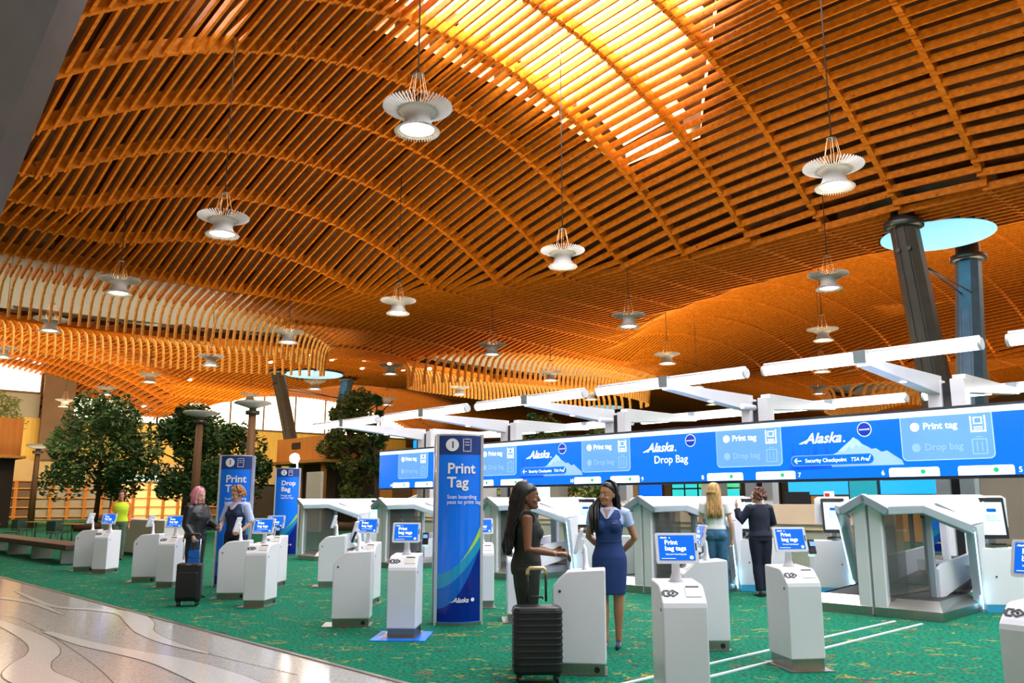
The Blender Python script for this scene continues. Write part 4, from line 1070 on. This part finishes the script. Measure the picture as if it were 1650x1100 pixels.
tree(42.0, 16.8, 6.2, 2.1, 'dark green tree left of the first Print Tag pillar', .30, 'leaf', 5, 6500)
tree(47.5, 21.4, 5.9, 2.5, 'dark green tree between the two wooden poles', .3, 'leaf', 9, 6500)
tree(41.0, 25.6, 7.7, 1.9, 'tall leafy tree just left of the long sign end', .12, 'leaf_light', 11, 7500)
tree(37.0, 24.6, 7.5, 1.1, 'slim tall tree rising beside the sign end', .15, 'leaf', 12, 3800, conic=True)
tree(34.0, 27.2, 5.0, 1.5, 'light green bush-like tree behind the sign left of the tall blue pillar', .2, 'leaf_light', 13, 4200)
tree(27.5, 27.8, 5.1, 2.0, 'leafy tree behind the sign above its second logo', .2, 'leaf_light', 17, 5200, leafs=.12)
tree(25.4, 24.6, 5.4, .8, 'pointed tree peeking over the sign right of the tall blue pillar', .2, 'leaf', 18, 3200, conic=True, leafs=.12)
tree(21.5, 24.6, 4.9, 1.2, 'pale tree seen between the third and second light frames', .2, 'leaf_light', 19, 4200, leafs=.12)
tree(79, 15.8, 10.8, 2.0, 'pale spindly tree in front of the grey wall at far left', .6, 'leaf_light', 21, 1500, .1)
tree(78.5, 25, 9.6, 2.8, 'yellowish tree top behind the big dark tree', .6, 'leaf_light', 22, 1500, .1)
# flight board
lit_sign('departure_board', 33.6, 31.6, 24.5, 3.35, 4.6, 'black_screen', 'small dark departure board above the left end of the sign', 'screen')
r = C.objects[-1].parent
for i in range(5):
    for j in range(2):
        m = MB(); m.box((-.76+i*.38, -.075, 3.65+j*.62), (.28, .01, .40)); m.build('board_tile', 'cyan_screen', [q for q in C.objects if q.name.startswith('departure_board')][0])
# white desk, bench, cafe tables and chairs at far left
r = empty('white_desk', (-10.9, 25.6, 0), RZ, 'long low white desk behind the farthest tag kiosks', 'desk')
m = MB(); m.box((0, 0, .55), (5.2, .8, .95)); m.build('body', 'cream_panel', r, bevel=.02); m = MB(); m.box((0, 0, .04), (5.0, .7, .08)); m.build('plinth', 'dark_steel', r)
r = empty('long_bench', T(27.6, 6.7, 0), RZ, 'long dark brown bench on the carpet at the left photo edge', 'bench')
m = MB(); m.box((0, 0, .42), (9.5, .75, .14)); m.build('seat', 'bench_brown', r, bevel=.02)
for q in (-4, -1.3, 1.3, 4):
    m = MB(); m.box((q, 0, .18), (.12, .5, .36)); m.build('leg', 'steel', r)
def cafe_table():
    r = empty('cafe_table'); m = MB(); m.lathe([(.40, .72), (.40, .75)], 20); m.build('tabletop', 'gold_wood', r); m = MB(); m.tube([(0, 0, .02), (0, 0, .72)], .03, 8); m.lathe([(.24, 0), (.24, .02)], 16); m.build('pedestal', 'dark_steel', r); return r
def cafe_chair():
    r = empty('cafe_chair'); m = MB(); m.box((0, 0, .45), (.42, .42, .04)); m.build('seat', 'chair_green', r, bevel=.01); m = MB(); m.box((0, .21, .68), (.42, .03, .36)); m.build('backrest', 'chair_green', r, bevel=.01)
    for a in (-1, 1):
        for b in (-1, 1):
            m = MB(); m.tube([(a*.18, b*.18, .43), (a*.22, b*.22, 0)], .013, 6); m.build('leg', 'dark_steel', r)
    return r
ct, cc = cafe_table(), cafe_chair(); f1 = f2 = True
for i, (t, p) in enumerate(((35.5, 7.2), (38.5, 9.5), (34.0, 9.6), (41.5, 7.5))):
    r = ct if f1 else copy_tree(ct); f1 = False; r.location = T(t, p); tag(r, 'round cafe table among green chairs at far left', 'table', 'cafe tables at far left')
    for a in (0.4, 2.6, 4.4):
        r = cc if f2 else copy_tree(cc); f2 = False; r.location = T(t, p)+Vector((math.cos(a)*.75, math.sin(a)*.75, 0)); r.rotation_euler.z = a-PI/2+PI*0
        tag(r, 'green cafe chair at a round table at far left', 'chair', 'cafe chairs at far left')
# ---------------------------------------------------------------- people
TOR = [(.84, .150, .105, .00), (.90, .172, .118, .00), (.96, .168, .118, .0), (1.02, .142, .105, -.005), (1.08, .122, .095, -.01), (1.15, .132, .100, -.01), (1.24, .150, .112, -.015), (1.32, .158, .104, -.01), (1.38, .150, .082, .0), (1.42, .105, .065, .01), (1.45, .062, .055, .015)]
def tsec(z):
    for a, b in zip(TOR, TOR[1:]):
        if a[0] <= z <= b[0]:
            u = (z-a[0])/(b[0]-a[0]); return [a[i]+(b[i]-a[i])*u for i in range(4)]
    return TOR[0] if z < TOR[0][0] else TOR[-1]
def garment(name, mt, par, parts, vox=.010, smooth=3, mw=None):
    m = MB()
    for f in parts: f(m)
    o = m.build(name, mt, par, smooth=True)
    rm = o.modifiers.new('r', 'REMESH'); rm.mode = 'VOXEL'; rm.voxel_size = vox; rm.use_smooth_shade = True
    sm = o.modifiers.new('s', 'SMOOTH'); sm.factor = .5; sm.iterations = smooth
    return o
def person(X, Y, deg, h, label, skin, J, head=(0, 0, 0), g=0.0, bust=.05, cast=None):
    """J: joints for sides R(-x) and L(+x): sh, el, wr, hd(dir of the hand), hip, kn, an ; figure built 1.70 tall facing -y"""
    r = empty('person', (X, Y, 0), math.radians(deg), label, 'person'); r.scale = (h/1.70,)*3
    V = Vector
    DJ = dict(sh=(.168, .012, 1.385), el=(.205, .03, 1.10), wr=(.215, -.03, .86), hd=(0, -.25, -1), hip=(.085, 0, .90), kn=(.088, -.015, .49), an=(.09, .02, .085), curl=.5)
    S = {}
    for sd, sg_ in (('R', -1), ('L', 1)):
        q = dict(DJ); q.update(J.get(sd, {})); S[sd] = {k: (v if k == 'curl' else V((v[0]*sg_, v[1], v[2]))) for k, v in q.items()}
    r_nod, r_tilt, r_yaw = [math.radians(a) for a in head]
    HM = Matrix.Translation((0, -.012, 1.585))@Matrix.Rotation(r_yaw, 4, 'Z')@Matrix.Rotation(r_tilt, 4, 'Y')@Matrix.Rotation(r_nod, 4, 'X')
    H = lambda x, y, z: HM@V((x, y, z))
    def torso(z0, z1, gg, extra=None):
        def f(m):
            zs = [z0]+[a[0] for a in TOR if z0 < a[0] < z1]+[z1]
            m.rings([(0, tsec(z)[3], z, tsec(z)[1]+gg, tsec(z)[2]+gg) for z in zs], 20)
        return f
    def busts(gg):
        def f(m):
            if bust:
                for s in (-1, 1): m.sphere((s*.068, -.085, 1.245), (bust+gg+.012, bust+gg, bust+gg+.01), 14, 10)
        return f
    def arm(sd, gg, frac=1.0, r0=.047):
        def f(m):
            q = S[sd]; a, b, c = q['sh'], q['el'], q['wr']
            pts = [a+(V((0, 0, 1.40))-a)*.25, a, a+(b-a)*.5, b, b+(c-b)*.35, b+(c-b)*.7, c]; rs = [r0+gg, r0+gg, .040+gg, .036+gg, .037+gg, .030+gg, .024+gg]
            n = max(2, int(round(len(pts)*frac))); m.tube(pts[:n], rs[:n], 12)
        return f
    def leg(sd, gg, z_end=None, flare=0):
        def f(m):
            q = S[sd]; a, b, c = q['hip'], q['kn'], q['an']
            pts = [a+V((0, 0, .02)), a+(b-a)*.35, a+(b-a)*.7, b, b+(c-b)*.3, b+(c-b)*.65, c]; rs = [.092+gg, .082+gg, .065+gg, .054+gg, .054+gg+flare*.4, .040+gg+flare*.8, .034+gg+flare]
            if z_end is not None:
                keep = [(p, r_) for p, r_ in zip(pts, rs) if p.z >= z_end]; pts, rs = [k[0] for k in keep], [k[1] for k in keep]
            m.tube(pts, rs, 14)
        return f
    def headf(m):
        secs = [(-.118, .026, .026, -.058), (-.10, .045, .045, -.045), (-.07, .056, .066, -.026), (-.035, .066, .082, -.010), (0, .072, .092, 0), (.04, .075, .096, .004), (.075, .068, .088, .008), (.10, .050, .066, .010), (.117, .022, .03, .010)]
        m.rings([(*H(0, cy, z), rx, ry, HM.to_3x3()) for z, rx, ry, cy in secs], 20)
        m.tube([H(0, -.088, .012), H(0, -.104, -.018), H(0, -.112, -.032), H(0, -.092, -.040)], [.008, .011, .014, .010], 10)
        m.sphere(H(0, -.086, -.092), (.020, .016, .016)); m.tube([H(-.028, -.086, .03), H(.028, -.086, .03)], .010, 8)
        for s in (-1, 1):
            m.sphere(H(s*.074, .012, -.008), (.010, .018, .030)); m.sphere(H(s*.036, -.068, -.040), (.024, .020, .022))
    def neck(m): m.tube([V((0, .018, 1.38)), V((0, .012, 1.46)), H(0, .005, -.07), H(0, .005, -.02)], [.058, .052, .050, .050], 14)
    def hand(sd):
        def f(m):
            q = S[sd]; w_ = q['wr']; d = q['hd'].normalized(); sg_ = -1 if sd == 'R' else 1
            nrm = V(q.get('pn', V((-sg_, 0, 0)))); side = d.cross(nrm)
            if side.length < .1: side = d.cross(V((0, 1, 0)))
            side.normalize(); nrm = side.cross(d).normalized(); c = w_+d*.055
            m.tube([w_-d*.01, w_+d*.03, w_+d*.085], [(.022, .022), (.026, .024), (.030, .024)], 10)
            for k in range(4):
                m.tube([w_+side*(.012*(k-1.5)), w_+d*.085+side*(.019*(k-1.5))], .0125, 8)
            cu = q['curl']
            for k in range(4):
                L_ = (.066, .078, .072, .056)[k]; p = w_+d*.085+side*(.020*(k-1.5)); dd = d.copy(); pts = [p]
                for seg in (.45, .32, .23):
                    dd = (dd*math.cos(cu*(.7+seg))+nrm*math.sin(cu*(.7+seg))).normalized(); p = p+dd*L_*seg; pts.append(p)
                m.tube(pts, [.0098, .0092, .0085, .0072], 8)
            p = w_+d*.03-side*.026; dd = (d*.75-side*.65+nrm*.25).normalized(); m.tube([p, p+dd*.035, p+dd*.035+(d+nrm*cu).normalized()*.032], [.014, .011, .009], 8)
        return f
    parts = [torso(.86, 1.45, -.006), busts(-.008), neck, headf]+[f(sd, *a) for sd in 'RL' for f, a in ((arm, (0,)), (leg, (0,)))]+[hand('R'), hand('L')]
    for sd in 'RL':
        q = S[sd]
        parts.append(lambda m, q=q: m.tube([q['an']+V((0, .02, -.01)), q['an']+V((0, -.03, -.04)), q['an']+V((0, -.13, -.062))], [.034, .032, .022], 10))
    body = garment('body', skin, r, parts, .0062, 2)
    # face
    for s in (-1, 1):
        m = MB(); m.sphere(H(s*.030, -.0795, .010), (.0105, .006, .0055), 12, 8); e_ = m.build('eye', 'eye_white', body, smooth=True)
        m = MB(); m.sphere(H(s*.030, -.0840, .010), (.0050, .003, .0050), 10, 6); m.build('iris', 'hair_black', e_, smooth=True)
        m = MB(); m.tube([H(s*.014, -.0925, .030), H(s*.030, -.0905, .036), H(s*.046, -.081, .031)], [.0018, .0024, .0012], 6); m.build('eyebrow', 'hair_black', body)
    m = MB(); m.tube([H(-.024, -.082, -.060), H(-.010, -.0945, -.0655), H(.010, -.0945, -.0655), H(.024, -.082, -.060)], [.003, .0055, .0055, .003], 8); mo = m.build('mouth', 'lips', body, smooth=True)
    return dict(r=r, body=body, torso=torso, busts=busts, arm=arm, leg=leg, H=H, HM=HM, S=S, V=V)
def hair(P, mt, n, zend, wave=.0, thick=.012, back=.10, face=48, curls=False, vol=.012, seed=1, part=.0, cap=True, fringe=False, over=None):
    rn = random.Random(seed); H = P['H']; m = MB()
    if cap:
        for j in range(1): pass
        secs = []
        for k in range(9):
            z = -.03+.155*math.sin(k/8*PI/2); q = max(.02, 1-((z+.0)/.132)**2) if z > 0 else 1
            secs.append((*H(0, (.022-.026*max(0, z)/.125)+.055*max(0, .065-z)/.09, z), (.076+vol)*math.sqrt(q), (.086+vol)*math.sqrt(q)*(1-.25*max(0, .065-z)/.09), P['HM'].to_3x3()))
        m.rings(secs, 20)
    for i in range(n):
        a = math.radians(rn.uniform(face, 360-face)); 
        if curls:
            b = rn.uniform(0, 1); zz = -.06+.19*b; rr = math.sqrt(max(.03, 1-(max(0, zz)/.14)**2))
            c = H(math.sin(a)*(.080+vol)*rr, -math.cos(a)*(.098+vol)*rr+.008, zz); m.sphere(c, rn.uniform(.016, .026), 7, 5); continue
        pts = []
        for b in (12, 35, 60, 85):
            t_ = math.radians(b); R_ = 1+vol/.09
            pts.append(H(math.sin(a)*math.sin(t_)*.083*R_, -math.cos(a)*math.sin(t_)*.100*R_+.008, math.cos(t_)*.126*R_))
        p = pts[-1].copy(); z0 = p.z; ze = zend+rn.uniform(-.04, .04); k = 8; ph = rn.uniform(0, 6); sway = rn.uniform(.8, 1.15)
        for j in range(1, k+1):
            u = j/k; z = z0+(ze-z0)*u
            yb = p.y+(back-p.y)*min(1, u*1.3)*sway if zend < 1.38 else p.y*(1-.12*u)
            x = p.x*(1+(.10 if zend < 1.38 else -.10)*u)+wave*math.sin(ph+u*14); y = yb+wave*math.cos(ph+u*12)
            pts.append(Vector((x+(over*u if over else 0), y, z)))
        m.tube(pts, [thick*.5]+[thick]*(len(pts)-2)+[thick*.35], 6)
    return m.build('hair', mt, P['r'], smooth=True)
def shoe(P, sd, mt, heel=0.0, name='shoe'):
    q = P['S'][sd]['an']; m = MB(); V = Vector
    m.tube([q+V((0, .055, -.055+heel)), q+V((0, .02, -.048+heel*.7)), q+V((0, -.06, -.056)), q+V((0, -.13, -.062)), q+V((0, -.17, -.066))], [(.030, .026), (.040, .034), (.043, .026), (.041, .022), (.02, .014)], 12)
    if heel: m.tube([q+V((0, .06, -.05+heel)), q+V((0, .065, -.084))], [.016, .006], 8)
    else: m.prism([(q.x-.040, q.y-.18), (q.x+.040, q.y-.18), (q.x+.036, q.y+.075), (q.x-.036, q.y+.075)], .002, .022, 'z')
    return m.build(name, mt, P['r'], smooth=not not heel)
V = Vector
# 1 woman in black with braids
P = person(.13, 8.12, 97, 1.67, 'woman in sleeveless black outfit with long black braids tapping at a kiosk', 'skin_dark',
 dict(R=dict(el=(.215, .015, 1.105), wr=(.20, -.235, 1.055), hd=(-.05, -1, -.06), curl=.9, pn=(.3, 0, -1)), L=dict(el=(.20, -.02, 1.12), wr=(.10, -.25, 1.06), hd=(-.2, -1, .0), curl=.9)), head=(2, 0, -12))
P['r'].scale.x *= 1.12; P['r'].scale.y *= 1.12
t_, b_, a_, l_ = P['torso'], P['busts'], P['arm'], P['leg']
garment('top', 'black_cloth', P['r'], [t_(.97, 1.43, .014), b_(.010), a_('R', .016, .3, .056), a_('L', .016, .3, .056)], .009)
garment('trousers', 'black_cloth', P['r'], [t_(.86, 1.06, .012), l_('R', .016, flare=.03), l_('L', .016, flare=.03)], .010)
hair(P, 'hair_black', 150, 1.07, .014, .0085, .150, 86, vol=.024, seed=4); [shoe(P, s, 'black_leather') for s in 'RL']
m = MB(); w_ = P['S']['R']['wr']; 
for k in range(2): m.lathe([(.0285, -.002), (.031, 0), (.0285, .002)], 16, (0, 0, k*.010-.005), cap=False)
o = m.build('bracelet', 'brass', P['r']); o.location = w_+V((0, .02, .004)); o.rotation_euler = (PI/2-.15, 0, 0)
# 2 smiling agent
P = person(1.04, 9.30, -14, 1.71, 'smiling airline agent in navy dress and light blue short-sleeved shirt, hands behind her back', 'skin_tan',
 dict(R=dict(el=(.235, .10, 1.13), wr=(.06, .175, .97), hd=(-1, .1, -.3), hip=(.075, 0, .9), kn=(.065, -.03, .49), an=(.055, -.01, .085)), L=dict(sh=(.172, .02, 1.385), el=(.265, .10, 1.12), wr=(.09, .18, .94), hd=(-1, .2, -.3), kn=(.09, .0, .49), an=(.075, .05, .085))), head=(4, 9, -27))
t_, b_, a_, l_ = P['torso'], P['busts'], P['arm'], P['leg']
sh_ = garment('shirt', 'shirt_blue', P['r'], [t_(1.10, 1.445, .008), a_('R', .016, .47), a_('L', .016, .47)], .008)
def dress(m):
    m.rings([(0, 0, .545, .165, .125), (0, 0, .70, .180, .135), (0, 0, .85, .188, .140), (0, 0, .93, .184, .136), (0, -.002, 1.03, .150, .115), (0, -.01, 1.09, .133, .106), (0, -.01, 1.16, .142, .112), (0, -.015, 1.25, .160, .124), (0, -.012, 1.33, .158, .116), (0, -.006, 1.385, .148, .094), (0, .004, 1.418, .112, .076)], 24)
def neckline(par, body, skin, ysh=0.0, zb=1.335):
    F = lambda x, z: V((x, -.141+ysh+(z-1.30)*.42+abs(x)*.16, z))
    m = MB(); m.face([F(0, zb), F(.044, 1.425), F(0, 1.41), F(-.044, 1.425)]); o = m.build('neckline', skin, body); so = o.modifiers.new('s', 'SOLIDIFY'); so.thickness = .01
    for s in (-1, 1):
        m = MB(); q = [F(0, zb-.012), F(s*.022, zb-.002), F(s*.074, 1.405), F(s*.070, 1.44), F(s*.040, 1.44)]; m.face([p+V((0, -.008, 0)) for p in q]); o = m.build('collar', 'shirt_blue', par); so = o.modifiers.new('s', 'SOLIDIFY'); so.thickness = .012
d_ = garment('dress', 'navy_dress', P['r'], [dress, b_(.016)], .008)
neckline(d_, P['body'], 'skin_tan')
m = MB(); m.box((.085, -.150, 1.28), (.045, .004, .008)); m.build('wing_badge', 'brass', d_)
for z in (1.09,): 
    m = MB(); m.lathe([(.139, z-.012), (.142, z), (.139, z+.012)], 24, (0, 0, 0), cap=False); o = m.build('waist_seam', 'navy_dress', d_); o.scale = (1, .80, 1); o.location = (0, -.01, 0)
hair(P, 'hair_black', 70, 1.24, .012, .012, .09, 102, vol=.016, seed=6)
m = MB(); rn = random.Random(2); H = P['H']
for i in range(26):
    x = rn.uniform(-.19, -.10); y = rn.uniform(-.10, -.02); e_ = rn.uniform(-.012, .012)
    m.tube([H(-.01, .01, .125), H(-.082+e_, .02+e_, .06), H(-.092+e_, .03, -.03), V((x, y+.02, 1.44)), V((x+.01, y-.05, 1.33)), V((x*.85, y-.06, 1.18+rn.uniform(-.05, .05)))], [.006, .012, .013, .014, .013, .005], 6)
m.build('hair_lock', 'hair_black', P['r'], smooth=True)
m = MB(); m.tube([H(-.019, -.090, -.0635), H(0, -.0985, -.0665), H(.019, -.090, -.0635)], [.0025, .004, .0025], 8); m.build('smile', 'teeth', P['body'], smooth=True)
[shoe(P, s, 'navy_vest', .045, 'heeled_shoe') for s in 'RL']
# 3 blonde woman from behind
P = person(3.36, 14.25, 166, 1.80, 'woman with long blonde hair, white T-shirt, blue jeans and white sneakers, seen from behind', 'skin_fair',
 dict(R=dict(el=(.235, .03, 1.10), wr=(.245, -.03, .87)), L=dict(el=(.235, .0, 1.12), wr=(.16, -.18, 1.0), hd=(-.5, -1, .1))), head=(0, 0, -38))
t_, b_, a_, l_ = P['torso'], P['busts'], P['arm'], P['leg']
garment('t_shirt', 'white_tee', P['r'], [t_(1.01, 1.44, .022), b_(.012), a_('R', .028, .45), a_('L', .028, .45)], .010)
garment('jeans', 'jeans', P['r'], [t_(.86, 1.05, .014), l_('R', .020, flare=.035), l_('L', .020, flare=.035), lambda m: m.sphere((.075, .07, .91), (.085, .07, .09)), lambda m: m.sphere((-.075, .07, .91), (.085, .07, .09))], .010)
hair(P, 'hair_blonde', 90, 1.20, .004, .011, .135, 52, vol=.012, seed=8); [shoe(P, s, 'white_panel', name='sneaker') for s in 'RL']
# 4 waving woman from behind
P = person(4.10, 14.3, 190, 1.73, 'woman in dark navy with short curly auburn hair, seen from behind raising one hand', 'skin_fair',
 dict(R=dict(el=(.265, -.05, 1.15), wr=(.12, -.22, 1.12), hd=(-1, -.4, 0)), L=dict(el=(.300, -.05, 1.17), wr=(.335, -.10, 1.38), hd=(.05, -.1, 1), curl=.12, pn=(-.9, .2, 0), kn=(.07, -.015, .49), an=(.06, .02, .085))), head=(0, 0, 60))
t_, b_, a_, l_ = P['torso'], P['busts'], P['arm'], P['leg']
garment('jumper', 'dark_navy', P['r'], [t_(.93, 1.45, .030), b_(.012), a_('R', .028, .95), a_('L', .028, .95), lambda m: m.rings([(0, 0, .88, .19, .135), (0, 0, 1.0, .175, .125), (0, -.01, 1.2, .18, .13)], 18)], .010)
garment('trousers', 'dark_navy', P['r'], [t_(.86, .98, .018), l_('R', .022, flare=.012), l_('L', .022, flare=.012)], .010)
hair(P, 'hair_brown', 170, 1.5, curls=True, face=52, vol=.020, seed=9); [shoe(P, s, 'black_leather') for s in 'RL']
# 5 pink-haired traveller
P = person(-5.14, 14.05, 68, 1.73, 'traveller with pink bob and black leather jacket holding a suitcase handle', 'skin_fair',
 dict(R=dict(el=(.225, .0, 1.12), wr=(.20, -.13, .955), hd=(-.1, -.5, -1), curl=1.1), L=dict(el=(.20, -.10, 1.15), wr=(.12, -.32, 1.08), hd=(-.1, -1, -.1), curl=.7)), head=(14, 0, 0))
t_, b_, a_, l_ = P['torso'], P['busts'], P['arm'], P['leg']
garment('leather_jacket', 'black_leather', P['r'], [t_(.98, 1.45, .035), b_(.02), a_('R', .030, .95), a_('L', .030, .95), lambda m: m.rings([(0, .01, .86, .205, .155), (0, .0, 1.0, .19, .14), (0, -.01, 1.25, .185, .14)], 18)], .011)
garment('trousers', 'black_cloth', P['r'], [t_(.86, .98, .014), l_('R', .018, flare=.01), l_('L', .018, flare=.01)], .011)
hair(P, 'hair_pink', 90, 1.475, .003, .013, .05, 66, vol=.014, seed=10); [shoe(P, s, 'black_leather') for s in 'RL']
# 6 curly-haired agent with glasses
P = person(-4.78, 14.95, -18, 1.77, 'airline agent with curly ginger-blonde hair, glasses and navy vest, looking down', 'skin_fair',
 dict(R=dict(el=(.25, -.02, 1.13), wr=(.12, -.25, 1.03), hd=(-.3, -1, -.1), curl=.8), L=dict(el=(.27, .04, 1.12), wr=(.20, -.14, .98), hd=(-.2, -1, -.3), curl=.7)), head=(20, 0, -26))
t_, b_, a_, l_ = P['torso'], P['busts'], P['arm'], P['leg']
sh_ = garment('shirt', 'shirt_blue', P['r'], [t_(.98, 1.445, .012), a_('R', .028, .55), a_('L', .028, .55)], .010)
def vest(m): m.rings([(0, 0, .90, .185, .135), (0, 0, 1.0, .170, .130), (0, -.01, 1.1, .158, .125), (0, -.015, 1.24, .168, .135), (0, -.012, 1.33, .164, .124), (0, -.006, 1.385, .150, .10), (0, .004, 1.42, .112, .08)], 22)
v_ = garment('vest', 'navy_vest', P['r'], [vest, b_(.024)], .010)
neckline(v_, P['body'], 'skin_fair', -.012)
garment('trousers', 'dark_navy', P['r'], [t_(.86, .98, .018), l_('R', .022, flare=.012), l_('L', .022, flare=.012)], .011)
hair(P, 'hair_ginger', 170, 1.5, curls=True, face=78, vol=.022, seed=12); [shoe(P, s, 'black_leather') for s in 'RL']
H = P['H']; m = MB()
for s in (-1, 1):
    c = [H(s*.031+.019*math.cos(2*PI*k/12), -.099, .008+.014*math.sin(2*PI*k/12)) for k in range(13)]; m.tube(c, .0018, 5, cap=False); m.tube([H(s*.05, -.098, .012), H(s*.078, -.01, .012)], .0018, 5)
m.build('glasses', 'black_plastic', P['r'])
# 7 hi-vis worker in the distance
P = person(-10.55, 23.2, 25, 1.80, 'distant worker in yellow and orange high-visibility vest behind the farthest kiosks', 'skin_tan', dict(R=dict(el=(.24, -.05, 1.12), wr=(.14, -.24, 1.15), hd=(-.3, -1, 0))), head=(0, 0, -10))
t_, b_, a_, l_ = P['torso'], P['busts'], P['arm'], P['leg']
garment('shirt', 'hi_vis_orange', P['r'], [t_(.98, 1.44, .02), a_('R', .022, .9), a_('L', .022, .9)], .016); garment('vest', 'hi_vis', P['r'], [t_(.93, 1.43, .045)], .016)
garment('trousers', 'green_grey', P['r'], [t_(.86, .98, .02), l_('R', .03), l_('L', .03)], .016); hair(P, 'hair_black', 60, 1.5, curls=True, face=55, vol=.006, seed=3); [shoe(P, s, 'black_leather') for s in 'RL']

# ---------------------------------------------------------------- suitcases
def suitcase(X, Y, deg, label, w_=.42, d_=.26, h_=.60, hz=.97, ribs=True, hm='brass', rod='black_plastic', hw=.115):
    r = empty('suitcase', (X, Y, 0), math.radians(deg), label, 'suitcase')
    m = MB(); m.prism(rrect(-w_/2, -d_/2, w_/2, d_/2, .06, 5), .075, .075+h_, 'z'); b = m.build('shell', 'suitcase_black', r, bevel=.03)
    if ribs:
        m = MB()
        for k in range(9): m.prism(rrect(-w_/2-.005, -d_/2-.005, w_/2+.005, d_/2+.005, .06, 5), .15+k*.052, .172+k*.052, 'z')
        m.build('ribs', 'suitcase_black', b, bevel=.006)
    else:
        m = MB(); m.prism(rrect(-w_/2+.04, .12, w_/2-.04, .50, .03), -d_/2-.035, -d_/2, 'y'); m.build('front_pocket', 'suitcase_black', b, bevel=.015)
        m = MB(); m.box((0, -d_/2-.01, .60), (.07, .01, .018)); m.build('name_plate', 'steel', b)
    for sx in (-1, 1):
        m = MB(); m.tube([(sx*hw, 0 if ribs else .05, .66), (sx*hw, 0 if ribs else .05, hz-.02)], .011, 8); m.build('handle_rod', rod, r)
        for sy in (-1, 1):
            m = MB(); m.tube([(sx*(w_/2-.05)-.012, sy*(d_/2-.05), .034), (sx*(w_/2-.05)+.012, sy*(d_/2-.05), .034)], .034, 14); m.box((sx*(w_/2-.05), sy*(d_/2-.05), .068), (.045, .05, .02)); m.build('wheel', 'black_plastic', r)
    y = 0 if ribs else .05
    m = MB(); m.tube([(-hw, y, hz-.06), (-hw, y, hz-.02), (-hw+.02, y, hz), (hw-.02, y, hz), (hw, y, hz-.02), (hw, y, hz-.06)], .016, 10); m.build('grip', hm, r)
    m = MB(); m.tube([(-.05, -.02, .68), (-.045, -.02, .70), (.045, -.02, .70), (.05, -.02, .68)], .010, 8); m.build('top_handle', 'black_plastic', r)
    return r
suitcase(.215, 7.60, 4, 'ribbed black hard-shell suitcase with cream grip in front of the woman in black', h_=.55, hz=.94, hw=.08)
suitcase(-4.80, 13.0, 10, 'black soft suitcase with tall silver handle beside the pink-haired traveller', .36, .24, .54, 1.03, False, 'black_plastic', 'bright_steel')
m = MB(); m.prism([(-.10, 0), (.10, 0), (.085, .26), (-.085, .26)], -.03, .03, 'y'); b = m.build('tote_bag', 'pillar_mid', bevel=.01); b.location = (-5.02, 13.72, .50); tag(b, 'small bright blue bag hanging behind the black soft suitcase', 'bag')
m = MB(); m.tube([(-.06, 0, .25), (-.05, 0, .42), (.05, 0, .42), (.06, 0, .25)], .006, 6); m.build('bag_handle', 'pillar_mid', b)
